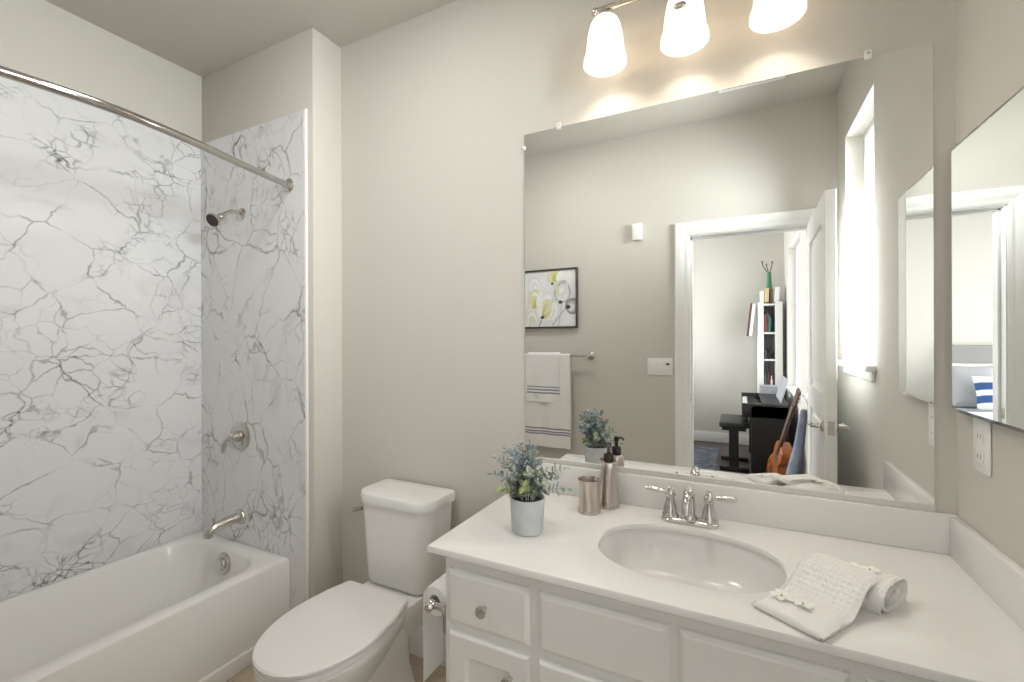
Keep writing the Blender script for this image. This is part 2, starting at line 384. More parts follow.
# door leaf, hinged at the right jamb and swung into the bathroom
T = Matrix.Translation((DX1 - .002, YF + .006, 0)) @ Matrix.Rotation(R(91.2), 4, 'Z')
DWI = .70
b = NB()
def door_leaf():
    st, th = .105, .044
    box(b, 0, st, 0, th, 0.008, 2.012, .002, 1, T=T); box(b, DWI - st, DWI, 0, th, 0.008, 2.012, .002, 1, T=T)
    for z0, z1 in ((.008, .22), (.98, 1.10), (1.89, 2.012)): box(b, st, DWI - st, 0, th, z0, z1, .002, 1, T=T)
    for z0, z1 in ((.22, .98), (1.10, 1.89)):
        box(b, st, DWI - st, .014, th - .014, z0, z1, T=T)
        box(b, st + .035, DWI - st - .035, .006, th - .006, z0 + .035, z1 - .035, .007, 1, T=T)
door_leaf()
dr = struct('door_1', b, M['trim'])
b = NB()
for s in (-1, 1):
    y = .022 + s * .022
    lathe(b, [(.027, 0), (.027, .006), (.022, .010), (.011, .014), (.010, .045)], T @ Vector((DWI - .06, y, .955)), (T.to_3x3() @ Vector((0, s, 0))), 20)
    tube(b, [T @ Vector(p) for p in bez([(DWI - .06, y + s * .042, .955), (DWI - .09, y + s * .048, .957), (DWI - .12, y + s * .046, .950), (DWI - .165, y + s * .044, .953)])], [.011, .011, .010, .010, .009, .009, .009, .009, .009, .009, .009, .010, .008], 12)
part('lever_handle', b, M['nickel'], dr)
b = NB(); box(b, DWI - .001, DWI + .0015, .009, .035, .925, .985, .0005, 1, T=T); box(b, DWI, DWI + .009, .016, .028, .945, .965, .002, 1, T=T); part('latch_plate', b, M['nickel'], dr)
for z in (.22, 1.0, 1.8): b = NB(); tube(b, [T @ Vector((-.004, -.003, z)), T @ Vector((-.004, -.003, z + .09))], .006, 10); part('hinge', b, M['nickel'], dr)

# ------------------------------------------------------------------ shower alcove
PT = .012; PZ = 2.383
b = NB(); box(b, L, L + PT, YF + .001, YE, .36, PZ, .002, 1)
single('shower_wall_panel', b, M['marble_l'], 'long white grey-veined marble wall panel along the side of the tub', 'wall panel', 'marble shower panels')
b = NB(); box(b, L + PT, -1.729, YE - PT, YE, 0, PZ, .002, 1)
pe = thing('shower_wall_panel', 'narrow white grey-veined marble panel carrying the shower head and valve', 'wall panel', (-2.1, YE - PT / 2, 0), 'marble shower panels')
part('slab', b, M['marble_e'], pe)
b = NB(); box(b, -1.729, -1.717, YE - PT - .001, YE, .0, PZ + .002, .004, 2); part('edge_trim', b, M['grout'], pe, 'white edge strip')
# tub
tb = thing('bathtub', 'white alcove bathtub with flat apron between the marble panels', 'bathtub', (-2.17, .68, 0))
TX0, TX1, TY0, TY1, TZ = L + PT, -1.828, YF + .001, YE - PT, .368
def tub():
    b = NB(); n = 7
    out = rrect(TX0, TX1, TY0, TY1, (.006, .006, .006, .006), n)
    def ring(ix0, ix1, iy0, iy1, r, z): return [(x, y, z) for x, y in rrect(TX0 + ix0, TX1 - ix1, TY0 + iy0, TY1 - iy1, r, n)]
    o = lambda d, z: [(x, y, z) for x, y in rrect(TX0 + d, TX1 - d, TY0 + d, TY1 - d, .006 + d * .3, n)]
    rings = [o(0, .0), o(0, .045), o(0, TZ - .014), o(.003, TZ - .005), o(.010, TZ),
             ring(.030, .058, .05, .062, .15, TZ), ring(.038, .066, .058, .070, .15, TZ - .004), ring(.043, .071, .064, .076, .15, TZ - .014),
             ring(.055, .082, .10, .085, .15, TZ - .10), ring(.075, .10, .20, .10, .14, .16), ring(.10, .125, .28, .125, .12, .10), ring(.14, .165, .34, .17, .10, .082)]
    loft(b, rings, False, True); return b
part('tub_shell', tub(), M['acryl'], tb)
b = NB(); box(b, TX1 - .02, TX1 + .010, TY0, TY1 - .001, 0, .068, .006, 3); part('apron_skirt', b, M['acryl'], tb)
b = NB(); ax = (0, -1, .12); lathe(b, [(.050, -.006), (.050, .004), (.045, .010), (.030, .013), (.0, .014)], (-2.185, TY1 - .084, .298), ax, 28)
ov = part('overflow_plate', b, M['nickel'], tb)
b = NB(); lathe(b, [(.030, .012), (.029, .024), (.024, .028), (.0, .029)], (-2.185, TY1 - .084, .298), ax, 24); part('trip_knob', b, M['chrome'], ov)
b = NB(); lathe(b, [(.03, 0), (.03, .004), (.02, .006), (0, .006)], (-2.17, 1.10, .081), (0, 0, 1), 24); part('drain', b, M['nickel'], tb)
# curved rod
rd = thing('shower_curtain_rod', 'curved chrome shower curtain rod spanning the tub alcove', 'curtain rod', (-1.83, .68, 2.057))
RZ = 2.057
b = NB(); tube(b, catmull([(-1.828, TY1 - .004, RZ), (-1.786, 1.18, RZ), (-1.735, .96, RZ), (-1.703, .75, RZ), (-1.703, .60, RZ), (-1.735, .39, RZ), (-1.786, .17, RZ), (-1.828, YF + .006, RZ)], 10), .0138, 16); part('rod', b, M['rod'], rd)
for y, s in ((TY1, -1), (YF + .001, 1)):
    b = NB(); lathe(b, [(.032, 0), (.032, .004), (.026, .010), (.017, .014), (.0165, .03)], (-1.828, y, RZ), (-.12 * s * s * -1 * 0, s, 0), 24); part('flange', b, M['nickel'], rd)
# shower head
YP = YE - PT
sh = thing('shower_fixture', 'small nickel shower head on a bent arm high on the marble end panel', 'shower head', (-2.17, YP, 1.97))
b = NB(); lathe(b, [(.030, 0), (.029, .005), (.020, .012), (.010, .015)], (-2.171, YP, 1.972), (0, -1, 0), 24); part('flange', b, M['nickel'], sh)
apath = bez([(-2.171, YP, 1.972), (-2.172, YP - .045, 1.985), (-2.173, YP - .07, 1.965), (-2.175, YP - .095, 1.938)], 14)
b = NB(); tube(b, apath, .0095, 14); part('arm', b, M['nickel'], sh)
hd = Vector((.16, -.80, -.52)).normalized(); hp = Vector(apath[-1])
b = NB(); lathe(b, [(.012, -.008), (.017, 0), (.016, .010), (.013, .016), (.016, .024), (.030, .044), (.034, .052), (.034, .058)], hp, hd, 28); hdo = part('head', b, M['nickel'], sh)
b = NB(); lathe(b, [(.030, .0575), (.029, .0605), (0, .0605)], hp, hd, 24); part('spray_face', b, M['dark'], hdo, 'dark spray face')
# valve
vv = thing('shower_valve', 'round nickel shower valve with a lever on the marble end panel', 'faucet valve', (-2.185, YP, .885))
vc = (-2.185, YP, .887)
b = NB(); lathe(b, [(.072, 0), (.072, .004), (.066, .009), (.045, .012), (.028, .013)], vc, (0, -1, 0), 40); part('escutcheon', b, M['nickel'], vv)
b = NB(); lathe(b, [(.027, .010), (.026, .03), (.021, .042), (.0215, .05), (.014, .058), (0, .059)], vc, (0, -1, 0), 28)
tube(b, bez([(vc[0], YP - .05, vc[2]), (vc[0] - .022, YP - .064, vc[2] - .005), (vc[0] - .035, YP - .066, vc[2] - .03), (vc[0] - .042, YP - .062, vc[2] - .075)], 10), [.009, .009, .009, .009, .009, .009, .0095, .010, .010, .009, .006], 12)
part('lever', b, M['nickel'], vv)
# spout
sp = thing('tub_spout', 'nickel tub spout over the end of the bathtub', 'faucet', (-2.185, YP, .49))
b = NB(); tube(b, catmull([(-2.185, YP, .494), (-2.190, YP - .045, .490), (-2.197, YP - .090, .483), (-2.203, YP - .122, .474), (-2.207, YP - .138, .456), (-2.208, YP - .142, .438)], 4), [.027, .026, .025, .0245, .024, .024, .0235, .0235, .023, .023, .023, .023, .0235, .0235, .0235, .023, .0225, .022, .021, .0205, .020], 18); part('spout', b, M['nickel'], sp)
b = NB(); lathe(b, [(.036, 0), (.036, .006), (.031, .014), (.026, .018)], (-2.185, YP, .492), (0, -1, 0), 24); part('flange', b, M['nickel'], sp)
b = NB(); lathe(b, [(.005, 0), (.005, .014), (.008, .018), (.008, .024), (0, .026)], (-2.2, YP - .125, .496), (0, 0, 1), 14); part('diverter_knob', b, M['nickel'], sp)

# ------------------------------------------------------------------ toilet
TCX = -1.201; TKX = TCX - .007
tl = thing('toilet', 'white two-piece toilet with closed lid between tub and vanity', 'toilet', (TCX, 1.15, 0))
def egg(z, yb, yf, hw, n=56, pb=3.2, wide=.52):
    ym = yb - (yb - yf) * wide; out = []
    for i in range(n):
        a = 2 * math.pi * i / n; c, s = math.cos(a), math.sin(a)
        if s >= 0: e = 2 / pb; y = ym + (yb - ym) * abs(s) ** e
        else: e = 2 / 2.1; y = ym - (ym - yf) * abs(s) ** e
        out.append((TCX + hw * math.copysign(abs(c) ** e, c), y, z))
    return out
LIDP = [(1.280, .147), (1.20, .170), (1.12, .182), (1.04, .1845), (.97, .171), (.91, .146), (.865, .111), (.836, .070), (.822, .030), (.819, 0)]
_lp = catmull([(w, y, 0) for y, w in LIDP], 5)
def seat_ring(z, d=0):
    """outline of seat and lid: square back corners, oval front; d insets it"""
    cy = 1.06; k = lambda w: w * (1 - d / .184); ky = lambda y: cy + (y - cy) * (1 - d / .24)
    right = [(k(p.x), ky(p.y) + .004) for p in _lp]; yb = right[0][1]; w0 = right[0][0]
    back = [(w0 - .012, yb + .0085), (w0 - .004, yb + .006)]
    pts = [(0, yb + .009)] + back + right
    sk = lambda y: TCX - .002 - .012 * max(0, min(1, (y - .82) / .46))
    return [(sk(y) + x, y, z) for x, y in pts] + [(sk(y) - x, y, z) for x, y in reversed(pts[1:-1])]
b = NB()
loft(b, [egg(0, 1.43, .98, .112), egg(.012, 1.43, .978, .113), egg(.04, 1.42, .995, .102), egg(.12, 1.40, 1.00, .092), egg(.20, 1.39, .975, .098), egg(.26, 1.38, .93, .115), egg(.30, 1.36, .92, .118)])
loft(b, [seat_ring(z, d) for z, d in ((.13, .112), (.17, .096), (.21, .076), (.25, .055), (.29, .034), (.325, .017), (.352, .007), (.370, .003), (.377, .004), (.381, .009))])
loft(b, [[(x, y, z) for x, y in rrect(TKX - w, TKX + w, 1.22, 1.50, .03)] for z, w in ((.22, .080), (.28, .105), (.33, .125), (.370, .138), (.380, .135))])
part('bowl', b, M['porc'], tl)
b = NB(); loft(b, [seat_ring(.384, .006), seat_ring(.386, .002), seat_ring(.396, .002), seat_ring(.399, .006)]); part('seat', b, M['seat'], tl)
b = NB(); loft(b, [seat_ring(.4025, .006), seat_ring(.4045, .000), seat_ring(.414, -.001), seat_ring(.419, .004), seat_ring(.4215, .03), seat_ring(.4225, .09), seat_ring(.423, .15)])
part('lid', b, M['seat'], tl)
for s in (-1, 1): b = NB(); tube(b, [(TCX + s * .075 - .02, 1.297, .392), (TCX + s * .075 + .02, 1.297, .392)], .010, 12); part('hinge', b, M['seat'], tl)
def tank_ring(z, hw, yf, yb, bow, rf=.055, rb=.02):
    out = []
    for x, y in rrect(TKX - hw, TKX + hw, yf, yb, (rf, rf, rb, rb), 8):
        k = (x - TKX) / hw; w = max(0, (yb - y) / (yb - yf)); out.append((x, y - bow * (1 - k * k) * w, z))
    return out
b = NB(); loft(b, [tank_ring(.384, .142, 1.378, 1.52, .008, .05), tank_ring(.389, .152, 1.366, 1.522, .010), tank_ring(.405, .158, 1.360, 1.525, .012), tank_ring(.56, .165, 1.357, 1.528, .014), tank_ring(.706, .174, 1.352, 1.53, .015)]); part('tank', b, M['porc'], tl)
b = NB(); loft(b, [tank_ring(.706, .170, 1.356, 1.533, .016), tank_ring(.709, .184, 1.344, 1.537, .018, .07), tank_ring(.735, .185, 1.342, 1.538, .018, .07), tank_ring(.744, .182, 1.346, 1.536, .017, .07), tank_ring(.748, .160, 1.368, 1.522, .015), tank_ring(.7495, .10, 1.42, 1.48, .0, .03)]); part('tank_lid', b, M['porc'], tl)
b = NB(); lathe(b, [(.017, 0), (.017, .007), (.012, .011), (.009, .018)], (TKX - .165, 1.400, .660), (-1, 0, 0), 20)
tube(b, bez([(TKX - .181, 1.400, .660), (TKX - .187, 1.385, .661), (TKX - .188, 1.365, .663), (TKX - .187, 1.340, .668)], 8), [.0085, .0085, .008, .008, .0085, .009, .0095, .010, .006], 12); part('flush_lever', b, M['nickel'], tl)

# ------------------------------------------------------------------ vanity
VX0, VX1, VF = -.725, W - .001, 1.030
vn = thing('vanity_cabinet', 'white painted vanity cabinet with drawers and doors under the counter', 'cabinet', ((VX0 + VX1) / 2, 1.3, 0))
b = NB()
zt = CT - .023; box(b, VX0, VX0 + .016, VF, D - .001, .10, zt, .0015, 1); box(b, VX1 - .016, VX1, VF, D - .001, .10, zt); box(b, VX0 + .016, VX1 - .016, VF + .02, D - .001, .10, .116); box(b, VX0 + .016, VX1 - .016, D - .008, D - .001, .116, zt); box(b, VX0 + .016, VX1 - .016, VF, VF + .02, .10, zt); box(b, VX0 + .02, VX1, VF + .06, D - .001, 0, .10)
part('body', b, M['cab'], vn)
def knob(p, c):
    b = NB(); lathe(b, [(.007, 0), (.006, .008), (.007, .012), (.0135, .016), (.0155, .021), (.0145, .026), (.009, .029), (0, .030)], c, (0, -1, 0), 24); part('knob', b, M['chrome'], p, 'chrome knob')
YFF = VF - .018
for x0, x1, kx in ((-.706, -.466, -.590), (.205, .465, .335)):
    b = NB(); frustum(b, x0, x1, .590, .733, VF, YFF, .012); d = part('drawer', b, M['cab'], vn, None, 12); knob(d, (kx, YFF, .657))
for x0, x1 in ((-.441, -.136), (-.117, .180)):
    b = NB(); frustum(b, x0, x1, .590, .733, VF, YFF, .012); part('false_drawer_front', b, M['cab'], vn, None, 12)
for x0, x1, kx in ((-.706, -.466, -.516), (-.441, -.136, -.18), (-.117, .180, -.072), (.205, .465, .255)):
    b = NB(); z0, z1, s = .125, .566, .052
    rc = lambda d, y: [(x0 + d, y, z0 + d), (x1 - d, y, z0 + d), (x1 - d, y, z1 - d), (x0 + d, y, z1 - d)]
    loft(b, [rc(0, VF), rc(0, VF - .009), rc(.005, YFF + .001), rc(.008, YFF), rc(s, YFF), rc(s + .003, YFF + .001), rc(s + .008, VF - .008), rc(s + .014, VF - .007)])
    d = part('door', b, M['cab'], vn, None, 12); knob(d, (kx, YFF, .500))
# counter with oval basin
TPX0, TPY0 = -.760, .993
vt = thing('countertop', 'white cultured marble vanity counter with oval sink and backsplash', 'countertop', ((TPX0 + W) / 2, 1.3, CT - .022))
SX, SY, SA, SB = -.127, 1.258, .223, .161
def counter():
    b = NB(); x0, x1, y0, y1 = TPX0, W - .001, TPY0, D - .001
    angs = sorted(set([2 * math.pi * i / 112 for i in range(112)] + [math.atan2(y - SY, x - SX) % (2 * math.pi) for x in (x0, x1) for y in (y0, y1)]))
    def rect(a, ins):
        c, s = math.cos(a), math.sin(a); t = 1e9
        if c > 1e-9: t = min(t, (x1 - SX) / c)
        if c < -1e-9: t = min(t, (x0 + ins - SX) / c)
        if s > 1e-9: t = min(t, (y1 - SY) / s)
        if s < -1e-9: t = min(t, (y0 + ins - SY) / s)
        return (SX + t * c, SY + t * s)
    def ell(a, k):   # parametrise by polar angle
        c, s = math.cos(a), math.sin(a); A, B = SA + k, SB + k
        r = (abs(c / A) ** 2.45 + abs(s / B) ** 2.45) ** (-1 / 2.45); return (SX + r * c, SY + r * s)
    rings = [[(*ell(a, .004), CT - .020) for a in angs], [(*ell(a, .0), CT - .014) for a in angs], [(*ell(a, .0), CT - .005) for a in angs], [(*ell(a, .002), CT - .0015) for a in angs], [(*ell(a, .006), CT) for a in angs],
             [(*rect(a, .006), CT) for a in angs], [(*rect(a, .002), CT - .0015) for a in angs], [(*rect(a, 0), CT - .006) for a in angs], [(*rect(a, 0), CT - .018) for a in angs], [(*rect(a, .004), CT - .022) for a in angs], [(*ell(a, .030), CT - .022) for a in angs], [(*ell(a, .004), CT - .020) for a in angs]]
    loft(b, rings, False, False)
    b2 = NB()
    bas = [(.010, -.0205), (.009, -.024), (.004, -.034), (-.000, -.058), (-.008, -.088), (-.024, -.114), (-.052, -.131), (-.090, -.139), (-.125, -.142), (-.142, -.143)]
    loft(b2, [[(*ell(a, k), CT + z) for a in angs] for k, z in bas], False, True)
    return b, b2
bc, bb = counter()
part('counter_slab', bc, M['quartz'], vt); part('basin', bb, M['porc'], vt)
b = NB(); lathe(b, [(.026, 0), (.026, .003), (.019, .005), (.018, .002), (.0, .002)], (SX, SY, CT - .143), (0, 0, 1), 24); part('drain', b, M['chrome'], vt)
b = NB(); box(b, VX0 + .001, W - .001, D - .021, D - .001, CT, .897, .003, 2); part('backsplash', b, M['quartz'], vt)
b = NB(); box(b, W - .021, W - .001, TPY0 - .022, D - .022, CT, .897, .003, 2); part('side_splash', b, M['quartz'], vt)
# faucet
fc = thing('faucet', 'chrome two-handle centerset faucet behind the sink', 'faucet', (-.137, 1.47, CT))
FX, FY = -.137, 1.468
b = NB(); loft(b, [[(x, y, z) for x, y in rrect(FX - .082 + d, FX + .082 - d, FY - .028 + d, FY + .028 - d, .027 - d, 8)] for z, d in ((CT, 0), (CT + .008, 0), (CT + .013, .004), (CT + .015, .010))]); part('base', b, M['chrome'], fc)
for s in (-1, 1):
    c = (FX + s * .055, FY, CT + .013); b = NB()
    lathe(b, [(.025, 0), (.025, .006), (.021, .012), (.018, .03), (.0125, .052), (.012, .060), (.0155, .064), (.0155, .070), (.010, .078), (.006, .084), (.007, .088), (0, .092)], c, (0, 0, 1), 24)
    h = part('handle', b, M['chrome'], fc)
    b = NB(); z = c[2] + .070
    tube(b, bez([(c[0], FY, z), (c[0] + s * .02, FY - .002, z + .006), (c[0] + s * .045, FY - .004, z + .002), (c[0] + s * .075, FY - .006, z + .008)], 10), [.007, .007, .0065, .0065, .0075, .0085, .009, .0092, .0095, .009, .006], 12); part('lever', b, M['chrome'], h)
b = NB()
lathe(b, [(.024, 0), (.023, .008), (.018, .016), (.016, .03)], (FX, FY, CT + .012), (0, 0, 1), 24)
tube(b, bez([(FX, FY, CT + .03), (FX, FY + .010, CT + .095), (FX, FY - .01, CT + .122), (FX, FY - .085, CT + .118), (FX, FY - .098, CT + .055)], 18), [.017, .017, .0168, .0165, .016, .0155, .015, .0145, .014, .0135, .013, .0128, .0125, .0122, .012, .012, .012, .012, .0125], 16); part('spout', b, M['chrome'], fc)
b = NB(); lathe(b, [(.003, 0), (.003, .045), (.006, .05), (.006, .056), (0, .058)], (FX, FY + .024, CT + .012), (0, 0, 1), 12); part('lift_rod', b, M['chrome'], fc)

# ------------------------------------------------------------------ things on the counter
PX, PY = -.553, 1.197
pl = thing('potted_plant', 'faux eucalyptus sprigs in a pale grey pot on the counter corner', 'plant', (PX, PY, CT))
b = NB(); lathe(b, [(.040, 0), (.044, .002), (.046, .006), (.0505, .098), (.0505, .100), (.0465, .100), (.046, .085), (.0, .085)], (PX, PY, CT), (0, 0, 1), 48); part('pot', b, M['pot'], pl)
b = NB(); lathe(b, [(.0455, .078), (.0455, .088), (.03, .092), (0, .094)], (PX, PY, CT), (0, 0, 1), 32); part('soil', b, M['soil'], pl)
def leaf(b, p, d, up, ln, wd, mi):
    d = d.normalized(); s = d.cross(up).normalized(); u = s.cross(d)
    prof = [(0, .10), (.18, .62), (.42, 1), (.68, .92), (.88, .52), (1, .04)]
    L_, M_, R_ = [], [], []
    for t, w in prof:
        q = p + d * ln * t - u * ln * .18 * t * t
        M_.append(q - u * wd * .12 * w); L_.append(q + s * wd * .5 * w + u * wd * .06); R_.append(q - s * wd * .5 * w + u * wd * .06)
    loft(b, [L_, M_, R_], False, False, mi, None, False)
rng = random.Random(11)
sprigs = [(-70, -.100, .120, 'b'), (0, 0, 0, 'b')]
dirs = []
# (azimuth, reach, height, kind): camera right is azimuth ~ 27 deg, left is ~207
for az, rc, ht, kd in ((207, .085, .115, 'b'), (215, .10, .070, 'b'), (190, .060, .135, 'b'), (150, .03, .150, 'b'), (170, .055, .120, 'b'), (230, .045, .130, 'b'), (90, .015, .150, 'b'), (60, .035, .140, 'b'), (330, .02, .135, 'b'),
                       (255, .055, .085, 'g'), (300, .045, .085, 'g'), (225, .075, .035, 'y'), (200, .065, .020, 'y'), (28, .105, .078, 'g'), (18, .110, .030, 'g'), (35, .075, .052, 'g'), (345, .06, .05, 'g'), (280, .055, .045, 'y'), (100, .05, .10, 'b'), (130, .07, .08, 'b'), (75, .08, .06, 'g'), (240, .03, .10, 'b'), (350, .035, .105, 'b')):
    dirs.append((az, rc, ht, kd))
for az, rc, ht, kd in dirs:
    a = R(az + rng.uniform(-6, 6)); hx, hy = math.cos(a), math.sin(a)
    p0 = Vector((PX + hx * .018, PY + hy * .018, CT + .088)); p3 = Vector((PX + hx * rc, PY + hy * rc, CT + .098 + ht))
    pts = bez([p0, p0 + Vector((hx * .008, hy * .008, .35 * ht + .02)), p3 - Vector((hx * rc * .45, hy * rc * .45, ht * .15 - .008)), p3], 12)
    b = NB(); tube(b, pts, [.0014] * 11 + [.001, .0007], 6, 0)
    n = 5 + int(6 * (rc + ht) / .2)
    for i in range(n):
        t = .22 + .78 * i / (n - 1); k = min(11, int(t * 12)); p = pts[k].lerp(pts[k + 1], t * 12 - k); tg = (pts[k + 1] - pts[k]).normalized()
        side = tg.cross(Vector((rng.uniform(-1, 1), rng.uniform(-1, 1), .3))).normalized()
        for s in ((-1, 1) if i < n - 1 else (0,)):
            d = (tg * rng.uniform(.35, .7) + side * s * .9 + Vector((0, 0, .15))) if s else tg
            sz = rng.uniform(.022, .033) * (1 - .25 * t)
            leaf(b, p, d, tg + Vector((.01, 0, .02)) if s else Vector((0, 0, 1)) + side, sz, sz * rng.uniform(.48, .72), 1 if rng.random() < .8 else 2)
    lm = {'b': ('leaf_b', 'leaf_g'), 'g': ('leaf_g', 'leaf_b'), 'y': ('leaf_y', 'leaf_g')}[kd]
    part('sprig', b, [M['stem'], M[lm[0]], M[lm[1]]], pl, {'b': 'dusty blue sprig', 'g': 'pale sage sprig', 'y': 'yellow green sprig'}[kd])
# tumbler
cx, cy = -.436, 1.420
b = NB(); lathe(b, [(.035, 0), (.036, .003), (.036, .010), (.0345, .0105), (.0345, .0125), (.036, .013), (.0355, .018), (.033, .040), (.0318, .062), (.0325, .085), (.0362, .103), (.0368, .106), (.0348, .106), (.031, .085), (.0295, .06), (.031, .022), (.0, .014)], (cx, cy, CT), (0, 0, 1), 40)
single('tumbler', b, M['steel'], 'open brushed steel tumbler with a flared rim beside the soap dispenser', 'cup')
cx, cy = -.392, 1.498
sd = thing('soap_dispenser', 'tall brushed steel soap dispenser with dark pump by the backsplash', 'soap dispenser', (cx, cy, CT))
b = NB(); lathe(b, [(.035, 0), (.0358, .003), (.0358, .010), (.034, .0105), (.034, .0128), (.0358, .013), (.0352, .020), (.0335, .0205), (.0335, .023), (.0345, .0235), (.0315, .060), (.0265, .125), (.0245, .142), (.021, .148), (.014, .150)], (cx, cy, CT), (0, 0, 1), 40); part('bottle', b, M['steel'], sd)
b = NB(); lathe(b, [(.0165, .148), (.0165, .172), (.014, .176), (.0065, .178), (.006, .194), (.009, .196), (.0095, .208), (.007, .212), (0, .212)], (cx, cy, CT), (0, 0, 1), 24)
nd = Vector((.25, -.97, 0)).normalized(); q = Vector((cx, cy, CT + .204))
tube(b, bez([q, q + nd * .02, q + nd * .04 + Vector((0, 0, .001)), q + nd * .052 - Vector((0, 0, .012))], 8), [.0065, .0062, .006, .0057, .0054, .0052, .005, .0048, .0045], 10); part('pump', b, M['dark'], sd)
# folded towels with blossoms
ea = Vector((-.835, .55, 0)); eb = Vector((.55, .835, 0))
def TM(o): return Matrix(((ea.x, eb.x, 0, o[0]), (ea.y, eb.y, 0, o[1]), (0, 0, 1, o[2]), (0, 0, 0, 1)))
def towel_block(ln, wd, h, layers, T, waffle=0, slope=0.0, rough=.002, sd=1):
    """folded towel: a spiral/serpentine section swept along local x (ln), section in local y (wd), z (h)"""
    b = NB(); rr = random.Random(sd); th = h / layers; sec = []
    N = 26
    for l in range(layers):      # centre line of the folded cloth, bottom to top
        zc = th * (l + .5); ys = [wd * i / N for i in range(N + 1)]
        if l % 2: ys = ys[::-1]
        ins = .012
        for y in ys: sec.append((min(max(y, ins * .8), wd - ins * .8), zc))
        if l < layers - 1:
            s = 1 if l % 2 == 0 else -1; y0 = wd - .0096 if s > 0 else .0096
            for a in (-60, -30, 0, 30, 60): sec.append((y0 + s * .008 * math.cos(R(a)), zc + th / 2 + th / 2 * math.sin(R(a))))
    out, inn = [], []
    for i, (y, z) in enumerate(sec):
        p, q = sec[max(i - 1, 0)], sec[min(i + 1, len(sec) - 1)]; t = Vector((q[0] - p[0], q[1] - p[1])).normalized() if (q != p) else Vector((1, 0)); nn = Vector((-t.y, t.x)) * th * .46
        out.append((y + nn.x, z + nn.y)); inn.append((y - nn.x, z - nn.y))
    poly = out + inn[::-1]; rings = []
    NX = 44
    for i in range(NX + 1):
        x = ln * i / NX; e = min(i, NX - i); r = []
        for y, z in poly:
            zz = z
            k = z / h
            puff = 1 + .06 * math.sin(3.1 * y / wd) * k
            zz = z * puff * (1 - slope * (x / ln) ** 2.5 * k)
            if waffle and z > h * .8: zz += waffle * (abs(math.sin(x * math.pi / .0095)) * abs(math.sin(y * math.pi / .0095)) - .5)
            zz += rough * noise.noise(Vector((x * 30, y * 30, z * 40 + sd)))
            xx = x + (rough * 1.5 * noise.noise(Vector((y * 40, z * 60, sd * 3))) + (.004 * math.sin(z / th * 3.14) if i in (0, NX) else 0)) * (1 if e < 3 else 0)
            r.append((xx, y + rough * noise.noise(Vector((x * 25, z * 50, 9 + sd))), max(zz, .0004)))
        rings.append(r)
    loft(b, rings, True, True, 0, T); return b
def waffle_mat():
    m = mat('white waffle cotton', (.88, .87, .855), .95, spec=.1); nt = m.node_tree; k = nt.links.new; bs = nt.nodes['Principled BSDF']
    tc = nt.nodes.new('ShaderNodeTexCoord'); mp = nt.nodes.new('ShaderNodeMapping'); mp.inputs['Rotation'].default_value = (0, 0, R(33)); k(tc.outputs['Object'], mp.inputs[0])
    out = []
    for ax in ('X', 'Y'):
        w = nt.nodes.new('ShaderNodeTexWave'); w.bands_direction = ax; w.inputs['Scale'].default_value = 30; k(mp.outputs[0], w.inputs['Vector']); out.append(w.outputs['Fac'])
    mx = nt.nodes.new('ShaderNodeMath'); mx.operation = 'MAXIMUM'; k(out[0], mx.inputs[0]); k(out[1], mx.inputs[1])
    bp = nt.nodes.new('ShaderNodeBump'); bp.inputs['Strength'].default_value = .6; bp.inputs['Distance'].default_value = .004; k(mx.outputs[0], bp.inputs['Height']); k(bp.outputs[0], bs.inputs['Normal'])
    return m
M['waffle'] = waffle_mat()
def soft_fold(ln, wd, h, T, layers, sag, sd, crown=.012):
    """soft folded towel: rounded stack whose open folds show at the x=0 end; top sinks towards x=ln"""
    b = NB(); NX, NY = 30, 30
    prof = []                      # section in (y, z): rounded on both sides, slight crown
    for i in range(NY + 1):
        t = i / NY; y = wd * t; e = abs(2 * t - 1); prof.append((y, (1 - e ** 5) ** .55))
    def zt(x, y, k): return (h - sag * (x / ln) ** 1.6 + crown * math.sin(math.pi * y / wd)) * k + .0022 * noise.noise(Vector((x * 22, y * 22, sd)))
    rings = []
    for i in range(NX + 1):
        x = ln * i / NX; ends = (1 - max(0, (x / ln - .8) / .2) ** 2.5) ** .5 if x > .8 * ln else 1
        ends = max(ends, .12); ins = .0 if i else .003
        top = [(x + .003 * noise.noise(Vector((y * 30, 4, sd))), y, max(.002, zt(x, y, (.10 + .90 * p) * ends))) for y, p in prof]
        rings.append(top + [(x, wd * (1 - .02) , .0006), (x, wd * .02, .0006)])
    loft(b, rings, False, True, 0, T)
    # rolled layers seen at the open end: nested loops
    def loop(k):
        out = []
        for i in range(40):
            a = 2 * math.pi * i / 40; c, sn = math.cos(a), math.sin(a)
            out.append((wd * .5 + wd * .485 * k * math.copysign(abs(c) ** .55, c), (h + crown) * .5 + (h + crown) * .48 * (k ** 1.15) * math.copysign(abs(sn) ** .8, sn)))
        return out
    ks = [1 - i * (.86 / layers) for i in range(layers + 1)]
    for j, k in enumerate(ks[:-1]):
        g = k - .86 / layers * .30
        A, B = loop(k), loop(g)
        xo = -.004 + .006 * (j % 2) + .002 * j
        loft(b, [[(.02, y, z) for y, z in A], [(xo + .003, y, z) for y, z in A], [(xo, y, z) for y, z in loop(k - .02)], [(xo, y, z) for y, z in loop(g + .02)], [(xo + .003, y, z) for y, z in B], [(.016, y, z) for y, z in B]], False, False, 0, T)
    loft(b, [[(.017, y, z) for y, z in loop(ks[0] - .02)]], False, True, 0, T)
    return b
single('bath_towel', soft_fold(.165, .118, .044, TM((.250, 1.136, CT + .0005)), 3, .012, 3), M['waffle'], 'thick white waffle-weave towel folded on the counter right of the sink', 'towel', None, 60)
